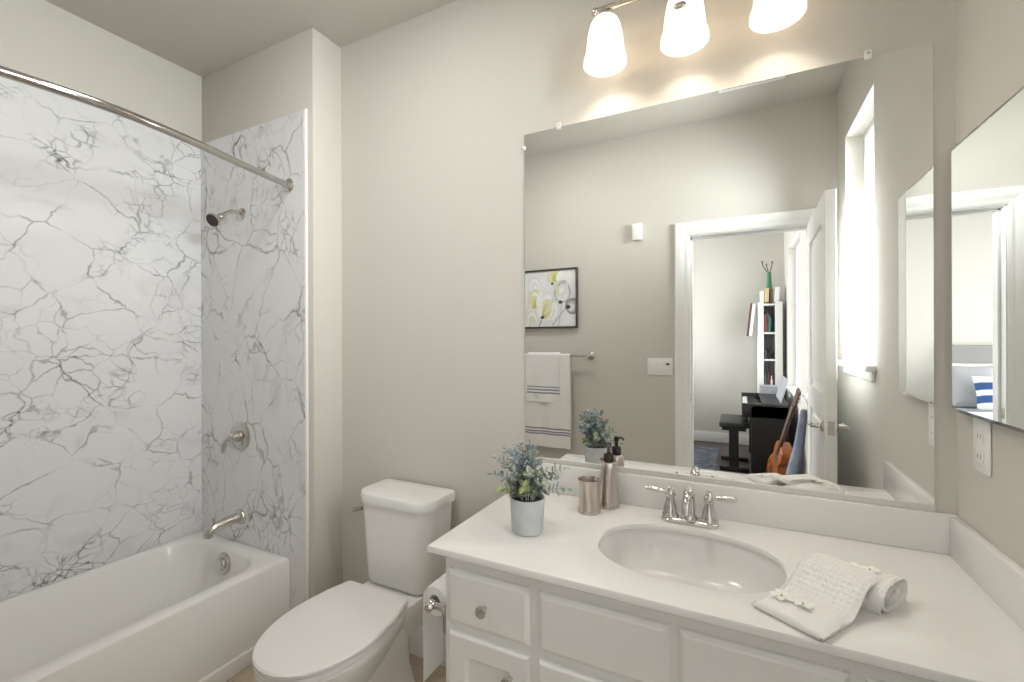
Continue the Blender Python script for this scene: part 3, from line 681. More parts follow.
def draped(ln, wd, th, y1, y2, rise, T, sd):
    """cloth folded double: flat on the counter in front, its back part climbing onto the towel behind"""
    b = NB(); NX, NY = 26, 40; h = th / 2
    sm = lambda t: (lambda q: q * q * (3 - 2 * q))(max(0, min(1, t)))
    mid = [(wd - (wd - .004) * i / NY, h * .5) for i in range(NY + 1)]                     # lower layer, back to front
    mid += [(.0035 + h * .5 * -math.sin(R(a)) , h + -h * .5 * math.cos(R(a))) for a in (30, 60, 90, 120, 150)]
    mid += [(.004 + (wd - .004) * i / NY, h * 1.5) for i in range(NY + 1)]
    rings = []
    for i in range(NX + 1):
        x = ln * i / NX; up, dn = [], []
        for j, (y, z) in enumerate(mid):
            p, q = Vector(mid[max(j - 1, 0)]), Vector(mid[min(j + 1, len(mid) - 1)]); t = (q - p).normalized(); n = Vector((-t.y, t.x)) * h * .43
            edge = .0025 * noise.noise(Vector((y * 40, z * 90, sd))) if i in (0, NX) else 0
            def put(yy, zz):
                lift = rise * sm((yy - y1) / (y2 - y1)); wob = .0016 * noise.noise(Vector((x * 26, yy * 26, sd + z * 30)))
                rnd = (1 - .35 * (max(0, abs(2 * x / ln - 1) - .8) / .2) ** 2) if zz > h else 1
                skew = -.10 * x if yy < .05 else -.10 * x * max(0, 1 - (yy - .05) / .1)
                return (x + edge + .004 * math.sin(zz / th * 5), yy + skew * 0 + wob, max(.0005, zz * rnd + lift + (wob if zz > h * .6 else 0)))
            up.append(put(y - n.x, z - n.y)); dn.append(put(y + n.x, z + n.y))
        rings.append(up + dn[::-1])
    loft(b, rings, True, True, 0, T)
    Ti = T.inverted()
    for f in b.faces:
        if (Ti @ f.calc_center_median()).y > y1 - .02: f.material_index = 1
    return b
single('washcloth', draped(.130, .232, .019, .100, .182, .0455, TM((.134, .990, CT + .0003)), 8), [M['towel'], M['waffle']], 'white cloth at the counter edge with its back end climbing onto the thick folded towel', 'towel', None, 60)
def blossom(p, r, tilt, rot, label):
    f = thing('orchid_blossom', label, 'flower', p, 'white blossoms on the folded towels')
    T = Matrix.Translation(p) @ Matrix.Rotation(rot, 4, 'Z') @ Matrix.Rotation(tilt, 4, 'X')
    for i in range(5):
        a = 2 * math.pi * i / 5; b = NB(); rows = []
        for t, w in ((.08, .12), (.3, .45), (.6, .62), (.85, .45), (1, .12)):
            zz = .004 + r * (.28 * t - .22 * t * t)
            rows.append([T @ Vector((r * t * math.cos(a) - w * r * k * .52 * math.sin(a), r * t * math.sin(a) + w * r * k * .52 * math.cos(a), zz + abs(k) * r * .08)) for k in (-1, -.5, 0, .5, 1)])
        loft(b, rows, False, False, 0, None, False); part('petal', b, M['petal'], f)
    b = NB(); ball(b, T @ Vector((0, 0, .006)), r * .13, 10); part('flower_centre', b, M['pistil'], f)
tz = CT + .0635
blossom(Vector((.222, 1.208, tz - .008)), .019, .12, .3, 'white blossom with green centre on top of the thick folded towel, the left one')
blossom(Vector((.249, 1.210, tz - .0085)), .018, -.10, 1.1, 'white blossom with yellow centre on top of the thick folded towel, the right one')
blossom(Vector((.076, 1.085, CT + .020)), .021, .12, .7, 'pale blossom on the flat front of the thin cloth, the left one')
blossom(Vector((.112, 1.068, CT + .020)), .020, -.10, .1, 'pale blossom on the flat front of the thin cloth, the right one')

# ------------------------------------------------------------------ paper holder on the vanity side
hx, hz = -.776, .607
ph = thing('toilet_paper_holder', 'chrome toilet paper holder fixed to the left side of the vanity', 'paper holder', (VX0, 1.10, hz))
for y in (1.035, 1.165):
    b = NB(); lathe(b, [(.018, 0), (.018, .005), (.010, .010), (.009, .055), (.013, .058)], (VX0, y, hz), (-1, 0, 0), 20)
    ball(b, (hx, y, hz), .015, 16); part('bracket', b, M['chrome'], ph)
b = NB(); tube(b, [(hx, 1.035, hz), (hx, 1.165, hz)], .008, 14); lathe(b, [(.014, 0), (.015, .006), (.009, .012), (0, .013)], (hx, 1.024, hz), (0, -1, 0), 18); part('spindle', b, M['chrome'], ph)
b = NB()
prof = [(.018, 0), (.041, 0), (.0415, .002), (.0415, .098), (.041, .10), (.018, .10), (.018, 0)]
lathe(b, prof, (hx, 1.150, hz), (0, -1, 0), 40, cap0=False, cap1=False)
sheet = [(hx - .008, hz + .0415), (hx - .028, hz + .033), (hx - .0395, hz + .016), (hx - .043, hz), (hx - .0435, hz - .08), (hx - .0425, hz - .17), (hx - .0435, hz - .245)]
sm = catmull([(x, 0, z) for x, z in sheet], 5)
loft(b, [[(p.x, 1.052, p.z) for p in sm] + [(p.x + .0008, 1.052, p.z) for p in reversed(sm)], [(p.x, 1.100, p.z) for p in sm] + [(p.x + .0008, 1.100, p.z) for p in reversed(sm)], [(p.x, 1.148, p.z) for p in sm] + [(p.x + .0008, 1.148, p.z) for p in reversed(sm)]])
single('toilet_paper_roll', b, M['paper'], 'white toilet paper roll with a long hanging sheet beside the vanity', 'toilet paper')

# ------------------------------------------------------------------ mirrors
MX0, MX1, MZ0, MZ1 = -.725, .455, .908, 2.127
mr = thing('wall_mirror', 'large frameless rectangular mirror on the wall above the backsplash', 'mirror', ((MX0 + MX1) / 2, D, MZ0))
b = NB(); box(b, MX0, MX1, D - .006, D - .0008, MZ0, MZ1, .001, 1); part('mirror_glass', b, M['mirror'], mr)
b = NB(); box(b, MX0, MX1, D - .010, D - .0065, .8972, .915, .0008, 1); box(b, MX0 + .0005, MX1 - .0005, D - .0068, D - .0008, .8974, .9075); part('channel', b, M['channel'], mr, 'metal channel along the bottom edge')
for x, z, vert in ((-.585, MZ1, 0), (.318, MZ1, 0), (MX0, 2.075, 1)):
    b = NB()
    if vert: box(b, x - .004, x + .006, D - .010, D - .0008, z - .007, z + .007, .002, 2)
    else: box(b, x - .009, x + .009, D - .011, D - .0008, z - .010, z + .014, .003, 2)
    cl = part('mirror_clip', b, M['clear'], mr, 'clear plastic clip')
    b = NB(); lathe(b, [(.0035, 0), (.003, .0015), (0, .002)], (x if not vert else x - .004, D - .011, z + (.006 if not vert else 0)), (0, -1, 0), 12); part('screw', b, M['nickel'], cl)
CX = .475
mc = thing('medicine_cabinet', 'slim frameless mirrored medicine cabinet on the right wall', 'cabinet', (W, 1.33, 1.172))
b = NB(); box(b, CX + .006, W - .0005, 1.175, 1.494, 1.178, 1.816); part('body', b, M['nickel'], mc)
b = NB()
y0, y1, z0, z1 = 1.165, 1.502, 1.170, 1.822; bv = .008
rr = lambda d, x: [(x - (y - y0) * .0103, y, z) for y, z in ((y0 + d, z0 + d), (y1 - d, z0 + d), (y1 - d, z1 - d), (y0 + d, z1 - d))]   # door stands a hair open
loft(b, [rr(0, CX + .0055), rr(0, CX + .0025), rr(bv, CX)]); part('mirror_door', b, M['mirror'], mc, None, 1)
# ------------------------------------------------------------------ vanity light
LX, LY, LZ = -.144, 1.440, 2.417
vl = thing('vanity_light', 'three-shade brushed nickel vanity light above the wall mirror', 'light fixture', (LX, D, 2.34))
b = NB()
loft(b, [[(LX - .02 + x, D - y, 2.338 + z) for x, z in rrect(-.046 + d, .046 - d, -.064 + d, .064 - d, .044 - d * .8, 8)] for y, d in ((.0008, 0), (.010, 0), (.016, .008), (.020, .02))])
part('back_plate', b, M['nickel'], vl)
b = NB(); tube(b, bez([(LX - .01, D - .02, 2.36), (LX, D - .06, 2.35), (LX, D - .10, 2.42), (LX, LY, LZ + .015)], 10), .010, 14); part('stem', b, M['nickel'], vl)
b = NB(); tube(b, [(LX - .27, LY, LZ), (LX + .27, LY, LZ)], .0095, 14)
for s in (-1, 1): ball(b, (LX + s * .272, LY, LZ), .0125, 14)
ball(b, (LX, LY, LZ), .018, 16); part('bar', b, M['nickel'], vl)
for k, dx in enumerate((-.240, 0, .240)):
    x = LX + dx
    b = NB(); lathe(b, [(.010, .0), (.011, -.006), (.021, -.012), (.023, -.030), (.021, -.036)], (x, LY, LZ), (0, 0, 1), 24); so = part('socket', b, M['nickel'], vl)
    b = NB()
    outer = [(.022, -.030), (.032, -.034), (.041, -.044), (.048, -.062), (.0535, -.090), (.0575, -.125), (.0592, -.148), (.0602, -.158), (.0625, -.164), (.0655, -.174), (.0680, -.187), (.0688, -.200)]
    outer = [(r, -.026 + (z + .026) * .885) for r, z in outer]
    inner = [(r - .004, z) for r, z in reversed(outer)]
    lathe(b, outer + [(.0668, -.182)] + inner, (x, LY, LZ), (0, 0, 1), 48, cap0=False, cap1=False)
    part('shade', b, M['shade'], vl, 'lit white bell glass shade')
    b = NB(); lathe(b, [(.012, -.034), (.013, -.055), (.020, -.068), (.020, -.080), (.012, -.088), (0, -.091)], (x, LY, LZ), (0, 0, 1), 24); part('bulb', b, M['bulb'], vl)
    l = bpy.data.lights.new('bulb_light', 'POINT'); l.energy = 2.9; l.color = (1, .86, .72); l.shadow_soft_size = .028
    lo = bpy.data.objects.new('bulb_light', l); C.objects.link(lo); lo.location = (x, LY, LZ - .110)
b = NB(); ball(b, (-.150, LY - .061, LZ - .108), .0145, 14, (1.25, .5, .75)); part('finial', b, M['nickel'], vl)

cl = thing('added_ceiling_fill', 'round flush white fill light added on the unseen part of the bathroom ceiling', 'light fixture', (-1.05, .74, CZ))  # added out-of-view fixture, only there to brighten the bathroom
b = NB(); lathe(b, [(.155, -.0005), (.155, -.022), (.150, -.026), (.138, -.026), (.138, -.0005)], (-1.05, .74, CZ), (0, 0, 1), 48, cap0=False, cap1=False); part('trim_ring', b, M['trim'], cl)
b = NB(); lathe(b, [(.1375, -.018), (.1375, -.020), (0, -.0205)], (-1.05, .74, CZ), (0, 0, 1), 48); part('diffuser', b, M['diffuser'], cl)
l = bpy.data.lights.new('added_ceiling_fill_lamp', 'AREA'); l.shape = 'DISK'; l.size = .27; l.energy = 6; l.color = (1, .97, .93)
lo = bpy.data.objects.new('added_ceiling_fill_lamp', l); C.objects.link(lo); lo.location = (-1.05, .74, CZ - .027)
# ------------------------------------------------------------------ plates on walls
def screws(b, pts, ax, r=.003):
    for p in pts: lathe(b, [(r, 0), (r * .9, .0012), (0, .0015)], p, ax, 10)
ol = thing('wall_outlet', 'white duplex outlet on the right wall under the medicine cabinet', 'outlet', (W, 1.409, 1.10))
b = NB(); box(b, W - .006, W - .0005, 1.370, 1.448, 1.041, 1.165, .003, 2); p = part('plate', b, M['plastic'], ol)
for zc in (1.078, 1.124):
    b = NB(); loft(b, [[(W - .006 - d, 1.409 + y, zc + z) for y, z in rrect(-.017, .017, -.015, .015, .010, 6)] for d in (-.0005, .002)]); rc = part('receptacle', b, M['plastic'], ol)
    b = NB(); box(b, W - .0085, W - .0075, 1.401, 1.4025, zc - .004, zc + .006); box(b, W - .0085, W - .0075, 1.415, 1.4165, zc - .004, zc + .006); part('slots', b, M['slot'], rc)
sw = thing('light_switch', 'white wide switch plate with rockers on the wall left of the door', 'light switch', (-.470, YF, 1.17))
b = NB(); box(b, -.551, -.391, YF + .0005, YF + .006, 1.117, 1.231, .003, 2); part('plate', b, M['plastic'], sw)
for i, x in enumerate((-.520, -.471)):
    b = NB(); box(b, x - .0165, x + .0165, YF + .005, YF + .009, 1.142, 1.207, .002, 2); part('rocker', b, M['trim'], sw)
b = NB(); box(b, -.438, -.405, YF + .005, YF + .009, 1.142, 1.207, .002, 2); tm = part('timer', b, M['trim'], sw)
b = NB(); box(b, -.432, -.411, YF + .0085, YF + .0098, 1.184, 1.198, .0005, 1); part('display', b, M['slot'], tm, 'small dark display')
b = NB(); box(b, -.647, -.582, YF + .0005, YF + .028, 2.025, 2.135, .005, 3); single('door_chime', b, M['plastic'], 'small white box high on the wall left of the door', 'wall box')
# ceiling register
vg = thing('ceiling_vent', 'white slotted air register on the bathroom ceiling', 'vent', (.06, .373, CZ))
b = NB(); x0, x1, y0, y1 = -.10, .22, .303, .443
box(b, x0, x1, y0, y0 + .022, CZ - .008, CZ - .0005, .002, 1); box(b, x0, x1, y1 - .022, y1, CZ - .008, CZ - .0005, .002, 1); box(b, x0, x0 + .022, y0, y1, CZ - .0078, CZ - .0005, .002, 1); box(b, x1 - .022, x1, y0, y1, CZ - .0078, CZ - .0005, .002, 1)
part('frame', b, M['trim'], vg)
b = NB(); box(b, x0 + .02, x1 - .02, y0 + .02, y1 - .02, CZ - .002, CZ - .0005); part('duct_opening', b, M['slot'], vg)
for i in range(9):
    b = NB(); xx = x0 + .034 + i * .0315; box(b, xx - .009, xx + .009, y0 + .02, y1 - .02, CZ - .006, CZ - .0035, T=Matrix.Translation((xx, 0, CZ - .005)) @ Matrix.Rotation(R(28), 4, 'Y') @ Matrix.Translation((-xx, 0, -CZ + .005))); part('slat', b, M['trim'], vg)

# ------------------------------------------------------------------ picture
ax0, ax1, az0, az1 = -1.470, -1.034, 1.440, 1.874
pc = thing('framed_picture', 'square dark-framed picture of pale tulip-like flowers above the towel bar', 'picture', ((ax0 + ax1) / 2, YF, az0))
b = NB(); f = .012
for X0, X1, Z0, Z1 in ((ax0, ax0 + f, az0, az1), (ax1 - f, ax1, az0, az1), (ax0 + f, ax1 - f, az0, az0 + f), (ax0 + f, ax1 - f, az1 - f, az1)): box(b, X0, X1, YF + .0008, YF + .032, Z0, Z1, .0015, 1)
part('frame', b, M['frame'], pc)
b = NB(); box(b, ax0 + f, ax1 - f, YF + .002, YF + .022, az0 + f, az1 - f); cv = part('canvas', b, M['paintw'], pc)
pm = {k: mat('paint ' + k, c, .7) for k, c in dict(y=(.58, .54, .20), ly=(.74, .72, .50), w=(.88, .88, .87), g=(.50, .50, .51), lg=(.73, .74, .77), d=(.07, .07, .08), dg=(.28, .28, .29), m=(.66, .63, .33)).items()}
ly = [0]
PS = ax1 - ax0
def flat(pts, m):
    """painted patch on the canvas; (u,v) with u right as seen in the mirror image (world +x), v up"""
    ly[0] += 1; y = YF + .0221 + ly[0] * .00006; b = NB()
    add(b, [(ax0 + PS * u, y, az0 + PS * v) for u, v in pts], [tuple(range(len(pts)))]); return b
art = NB(); keys = list(pm)
def patch(pts, k):
    ly[0] += 1; y = YF + .0221 + ly[0] * .00006
    vs = [art.verts.new((ax0 + PS * (.03 + .94 * u), y, az0 + PS * (.03 + .94 * v))) for u, v in pts]
    art.faces.new(vs).material_index = keys.index(k)
def petal_s(c, rx, rz, rot, k, n=22, tip=.35):
    pts = []
    for i in range(n):
        a = 2 * math.pi * i / n; x, z = rx * math.cos(a) * (1 + tip * .5 * -math.sin(a)), rz * math.sin(a)
        q = R(rot); u, v = c[0] + x * math.cos(q) - z * math.sin(q), c[1] + x * math.sin(q) + z * math.cos(q)
        pts.append((min(max(u, 0), 1), min(max(v, 0), 1)))
    patch(pts, k)
def stem_s(p, w, k):
    for a, c in zip(p[:-1], p[1:]):
        d = Vector((c[0] - a[0], c[1] - a[1])).normalized(); nn = Vector((-d.y, d.x)) * w
        patch([(a[0] + nn.x, a[1] + nn.y), (a[0] - nn.x, a[1] - nn.y), (c[0] - nn.x, c[1] - nn.y), (c[0] + nn.x, c[1] + nn.y)], k)
stem_s([(.74, .42), (.72, .25), (.68, .0)], .008, 'g'); stem_s([(.82, .33), (.70, .18), (.56, .02)], .012, 'g'); stem_s([(.36, .14), (.33, .06), (.30, 0)], .009, 'dg'); stem_s([(.60, .74), (.48, .62), (.42, .5)], .006, 'lg'); stem_s([(.14, .3), (.12, .1), (.12, 0)], .012, 'g')
def bloom(c, rx, rz, rot, ks):
    """overlapping petals fading from ks[0] outside to ks[-1] inside, each petal edged"""
    n = len(ks)
    for i, k in enumerate(ks):
        f = 1 - i / (n + .6); q = R(rot); petal_s((c[0] + (1 - f) * rz * .55 * math.sin(q), c[1] - (1 - f) * rz * .55 * math.cos(q)), rx * f, rz * f, rot, k)
bloom((.22, .76), .13, .17, 6, ['lg', 'w', 'lg', 'w'])
bloom((.22, .48), .13, .21, -4, ['ly', 'w', 'ly', 'm', 'y'])
petal_s((.31, .50), .05, .15, -14, 'w'); petal_s((.14, .52), .045, .15, 12, 'ly')
bloom((.16, .16), .12, .15, 12, ['lg', 'w', 'ly', 'lg'])
bloom((.54, .30), .18, .22, -34, ['lg', 'w', 'lg', 'w']); bloom((.44, .34), .15, .24, -14, ['w', 'ly', 'm', 'y'])
petal_s((.33, .32), .045, .17, -6, 'w'); petal_s((.50, .36), .04, .17, -30, 'ly'); petal_s((.37, .165), .036, .032, 20, 'd')
bloom((.61, .90), .13, .12, 0, ['ly', 'm', 'y']); petal_s((.70, .90), .05, .10, -24, 'w'); petal_s((.52, .90), .03, .09, 10, 'ly'); petal_s((.565, .765), .026, .022, 0, 'd')
bloom((.76, .62), .155, .20, -6, ['g', 'lg', 'w', 'lg']); petal_s((.66, .66), .03, .14, 10, 'ly'); petal_s((.82, .66), .04, .13, -12, 'lg'); petal_s((.72, .43), .04, .032, 0, 'd')
bloom((.96, .36), .14, .15, -60, ['dg', 'g', 'lg']); petal_s((.86, .34), .045, .04, 0, 'd')
part('painted_flowers', art, [pm[k] for k in keys], cv)
# towel bar and towels
bz, by = 1.240, YF + .062
tbn = thing('towel_bar', 'brushed nickel towel bar on the wall under the framed picture', 'towel bar', (-1.25, YF, bz))
b = NB(); tube(b, [(-1.545, by, bz), (-.935, by, bz)], .008, 14); part('bar', b, M['nickel'], tbn)
for x in (-.938, -1.542):
    b = NB(); lathe(b, [(.026, .0005), (.026, .006), (.018, .012), (.011, .018), (.011, .05), (.016, .056), (.016, .074), (.010, .078), (0, .079)], (x, YF, bz), (0, 1, 0), 22); part('bracket', b, M['nickel'], tbn)
def hang(x0, x1, zf, zb, r, stripes, sd):
    """cloth over the bar: front drop to zf, back drop to zb"""
    b = NB(); sec = []; n = 120
    for i in range(n + 1): sec.append((by + r, zf + (bz - zf) * i / n))
    for a in range(15, 180, 15): sec.append((by + r * math.cos(R(a)), bz + r * math.sin(R(a))))
    for i in range(9): sec.append((by - r, bz - (bz - zb) * i / 8))
    cols = 24; rings = []
    for j in range(cols + 1):
        x = x0 + (x1 - x0) * j / cols; ring = []
        for y, z in sec:
            k = max(0, min(1, (bz - z) / .5)); s = 1 if y > by else -1
            ring.append((x + .004 * noise.noise(Vector((0, z * 6, sd))) + .010 * k * (x - (x0 + x1) / 2) / (x1 - x0), y + (s * k * (.006 * math.sin(x * 42 + sd) + .006 * noise.noise(Vector((x * 14, z * 4, sd)))) if s > 0 else 0), z + .002 * noise.noise(Vector((x * 20, z * 9, sd)))))
        rings.append(ring)
    th = .004; rings2 = []
    for ring in rings:
        q = []
        for (x, y, z) in ring:
            dd = Vector((0, y - by, max(0, z - bz))); dd = dd.normalized() if dd.length else Vector((0, 1, 0)); q.append((x, y + dd.y * th, z + dd.z * th))
        rings2.append(q)
    full = [a + c[::-1] for a, c in zip(rings, rings2)]
    loft(b, full, True, True)
    b.faces.ensure_lookup_table(); ns = len(full[0])
    for q in range(cols * ns):
        i = q % ns; i = i if i < n else (ns - 2 - i if ns - 1 - n <= i < ns - 1 else -1)
        if 0 <= i < n:
            z = zf + (bz - zf) * (i + .5) / n
            if any(s0 <= z <= s1 for s0, s1 in stripes): b.faces[q].material_index = 1
    return b
single('bath_towel', hang(-1.425, -1.075, .578, .66, .010, [(.668, .676), (.682, .694), (.706, .714)], 2), [M['towel'], M['stripe']], 'large white bath towel with grey bands near its hem hanging on the bar', 'towel', None, 60)
single('hand_towel', hang(-1.400, -1.150, .905, .96, .021, [(.965, .975), (.987, .997), (1.008, 1.018)], 5), [M['towel'], M['stripe']], 'smaller white hand towel with three grey stripes hung over the bath towel', 'towel', None, 60)

# ------------------------------------------------------------------ bedroom beyond the door
# piano: back to the window wall, player sits on the left of the picture
PY0, PY1 = -3.02, -1.95
pn = thing('digital_piano', 'black upright digital piano against the bedroom window wall', 'piano', (.25, -2.5, 0))
b = NB()
box(b, .10, .42, PY1 - .03, PY1, 0, .70, .004, 1); box(b, .10, .42, PY0, PY0 + .03, 0, .70, .004, 1); box(b, .30, .42, PY0 + .03, PY1 - .03, .10, .70, .003, 1)
box(b, .02, .42, PY1 - .035, PY1, .58, .72, .006, 2); box(b, .02, .42, PY0, PY0 + .035, .58, .72, .006, 2); box(b, .02, .28, PY0 + .03, PY1 - .03, .58, .66, .004, 1)
part('body', b, M['black'], pn)
b = NB()
for i in range(40):
    y = PY0 + .045 + i * (PY1 - PY0 - .09) / 40; box(b, .03, .16, y, y + .022, .661, .676, .001, 1)
part('white_keys', b, M['keyw'], pn)
b = NB()
for i in range(39):
    if i % 7 in (2, 6): continue
    y = PY0 + .045 + (i + .72) * (PY1 - PY0 - .09) / 40; box(b, .075, .16, y, y + .012, .676, .686, .001, 1)
part('black_keys', b, M['black'], pn)
b = NB(); box(b, .20, .43, PY0 + .03, PY1 - .03, .70, .725, .004, 1); part('top_panel', b, M['bench'], pn)
b = NB(); box(b, 0, .012, PY0 + .3, PY1 - .12, 0, .24, .003, 1, T=Matrix.Translation((.36, 0, .725)) @ Matrix.Rotation(R(14), 4, 'Y')); part('music_stand', b, M['greybox'], pn, 'grey music stand')
bn = thing('piano_bench', 'black padded piano bench with splayed foot bars beside the piano', 'bench', (-.05, -2.3, 0))
b = NB(); box(b, -.19, .085, -2.62, -2.02, .455, .505, .012, 3); part('seat', b, M['bench'], bn)
b = NB(); box(b, -.165, .06, -2.59, -2.05, .42, .455, .003, 1); part('apron', b, M['black'], bn)
for y in (-2.10, -2.55):
    b = NB(); box(b, -.10, -.01, y - .02, y + .02, .04, .42, .004, 1); lg = part('leg', b, M['black'], bn)
    b = NB(); box(b, -.19, .085, y - .025, y + .025, 0, .04, .006, 2); part('foot', b, M['black'], lg)
# bookcase
sx0, sx1, sy0, sy1, sz = .200, .455, -3.40, -3.08, 1.80
bk = thing('bookcase', 'narrow white open bookcase in the bedroom corner beside the window', 'bookcase', (.33, -3.24, 0))
b = NB(); box(b, sx0, sx0 + .06, sy0, sy1, 0, sz, .003, 1); part('side_panel', b, M['shelf'], bk)
b = NB(); box(b, sx1 - .075, sx1, sy0, sy1, 0, sz, .003, 1); part('side_panel', b, M['shelf'], bk)
b = NB(); box(b, sx0 + .06, sx1 - .075, sy0, sy0 + .015, 0, sz); part('back_panel', b, M['greyp'], bk)
SHZ = (.45, .78, 1.12, 1.44, 1.78)
for z in SHZ: b = NB(); box(b, sx0 + .06, sx1 - .075, sy0 + .015, sy1 - .002, z - .02, z, .002, 1); part('shelf', b, M['shelf'], bk)
def book(x, y, z, w, d, h, m, label, group, tilt=0):
    T = Matrix.Translation((x, y, z)) @ Matrix.Rotation(tilt, 4, 'Y')
    k = thing('book', label, 'book', (x, y, z), group)
    b = NB(); box(b, 0, w, -.004, 0, .0005, h, .001, 1, T=T); box(b, 0, .003, -d, -.004, .0005, h, T=T); box(b, w - .003, w, -d, -.004, .0005, h, T=T); part('cover', b, m, k)
    b = NB(); box(b, .003, w - .003, -d + .004, -.004, .004, h - .004, T=T); part('pages', b, M['cream'], k)
for x, w, m, h, nm in ((.268, .022, 'red', .21, 'dark red'), (.292, .018, 'dgrey', .23, 'charcoal'), (.312, .024, 'teal', .19, 'teal')):
    book(x, sy1 - .03, 1.44, w, .15, h, M[m], '%s book standing on the upper bookcase shelf' % nm, 'books on the upper shelf')
for x, w, m, h, nm in ((.268, .03, 'dgrey', .10, 'low black'), (.305, .03, 'black', .12, 'tallest black')):
    book(x, sy1 - .03, 1.12, w, .15, h, M[m], '%s book standing on the middle bookcase shelf' % nm, 'books on the middle shelf')
for x, m, h, nm in ((.278, 'teal', .15, 'teal'), (.308, 'red', .19, 'red'), (.342, 'trim', .14, 'white')):
    b = NB(); lathe(b, [(.013, 0), (.014, .004), (.014, h * .6), (.006, h * .75), (.006, h * .9), (.008, h * .91), (.008, h), (0, h)], (x, sy1 - .05, .7805), (0, 0, 1), 16)
    single('bottle', b, M[m], 'small %s bottle on the lowest visible bookcase shelf' % nm, 'bottle', 'bottles on the low shelf')
for x, w, m, h, tl_, nm in ((.225, .04, 'cream', .14, 0, 'pale cream'), (.270, .045, 'gold', .17, .03, 'gold'), (.328, .03, 'brown', .16, 0, 'brown'), (.372, .05, 'trim', .18, .05, 'white')):
    book(x, sy1 - .05, sz + .002, w, .14, h, M[m], '%s book standing on top of the bookcase' % nm, 'books on top of the bookcase', tl_)
va = thing('green_vase', 'slim green vase with dark twigs on top of the bookcase', 'vase', (.330, sy1 - .24, sz))
b = NB(); lathe(b, [(.026, 0), (.032, .01), (.036, .10), (.030, .24), (.022, .36), (.024, .385), (.019, .385), (.016, .34), (0, .33)], (.330, sy1 - .24, sz + .001), (0, 0, 1), 24); part('vase_body', b, M['green'], va)
for dx, dy, h in ((-.075, 0, .53), (-.03, .02, .49), (.035, -.01, .52)):
    b = NB(); tube(b, bez([(.33, sy1 - .24, sz + .33), (.33 + dx * .2, sy1 - .24, sz + .42), (.33 + dx, sy1 - .24 + dy, sz + .43), (.33 + dx, sy1 - .24 + dy, sz + h)], 8), [.005] * 7 + [.006, .009], 8); part('twig', b, M['brown'], va)
b = NB(); box(b, 0, .022, -.26, 0, 0, .40, .002, 1, T=Matrix.Translation((sx0 - .12, sy1 - .02, 1.40)) @ Matrix.Rotation(R(6), 4, 'Y')); box(b, .022, .055, -.255, -.005, .005, .395, .001, 1, mi=1, T=Matrix.Translation((sx0 - .12, sy1 - .02, 1.40)) @ Matrix.Rotation(R(6), 4, 'Y'))
single('hanging_frame', b, [M['brown'], M['paintw']], 'brown-edged white canvas hung on the left side of the bookcase', 'picture')
bx = thing('storage_box', 'grey storage box on the far end of the piano', 'box', (.29, -2.95, .726))
b = NB(); box(b, .215, .385, -3.00, -2.88, .7262, .80, .004, 1); part('box_body', b, M['greybox'], bx)
b = NB(); box(b, .210, .390, -3.005, -2.875, .80, .822, .004, 1); part('box_lid', b, M['greybox'], bx)
# guitar leaning on the wall
gt = thing('acoustic_guitar', 'amber acoustic guitar leaning against the wall beside the piano', 'guitar', (.29, -1.55, 0))
foot = Vector((.255, -1.66, .0)); head = Vector((.474, -1.20, 1.0)); gz = (head - foot).normalized(); gn = Vector((-1, .12, 0)); gn = (gn - gz * gn.dot(gz)).normalized(); gx = gz.cross(gn)
T = Matrix(((gx.x, gn.x, gz.x, foot.x + .02), (gx.y, gn.y, gz.y, foot.y), (gx.z, gn.z, gz.z, .045), (0, 0, 0, 1)))
outl = catmull([(0, 0, 0), (.11, 0, .012), (.165, 0, .075), (.165, 0, .16), (.115, 0, .245), (.10, 0, .275), (.118, 0, .33), (.105, 0, .395), (.05, 0, .425), (0, 0, .43)], 6)
ol_ = [(p.x, p.z) for p in outl] + [(-p.x, p.z) for p in reversed(outl[1:-1])]
b = NB(); loft(b, [[(x * k, y, .21 + (z - .21) * k) for x, z in ol_] for y, k in ((-.045, .975), (-.042, 1), (.042, 1), (.045, .975))], True, True, 0, T); part('body', b, M['guitar'], gt)
b = NB(); lathe(b, [(.045, .0455), (.045, .0465), (0, .0465)], (0, 0, 0), (0, 0, 1), 24); bmesh.ops.transform(b, matrix=T @ Matrix.Translation((0, 0, .29)) @ Matrix.Rotation(R(-90), 4, 'X'), verts=b.verts); part('sound_hole', b, M['slot'], gt)
b = NB(); box(b, -.06, .06, .045, .055, .12, .14, .003, 1, T=T); part('bridge', b, M['neck'], gt)
b = NB(); box(b, -.026, .026, .030, .054, .33, .84, .005, 2, T=T); part('neck', b, M['neck'], gt)
b = NB(); loft(b, [[(-.027, y, .84), (.027, y, .84), (.037, y, .88), (.034, y, .995), (-.034, y, .995), (-.037, y, .88)] for y in (.026, .045)], True, True, 0, T); hs = part('headstock', b, M['neck'], gt)
for s in (-1, 1):
    for k in range(3): b = NB(); box(b, s * .045 - .010, s * .045 + .010, .030, .040, .885 + k * .035, .897 + k * .035, .002, 1, T=T); part('tuning_peg', b, M['nickel'], hs)
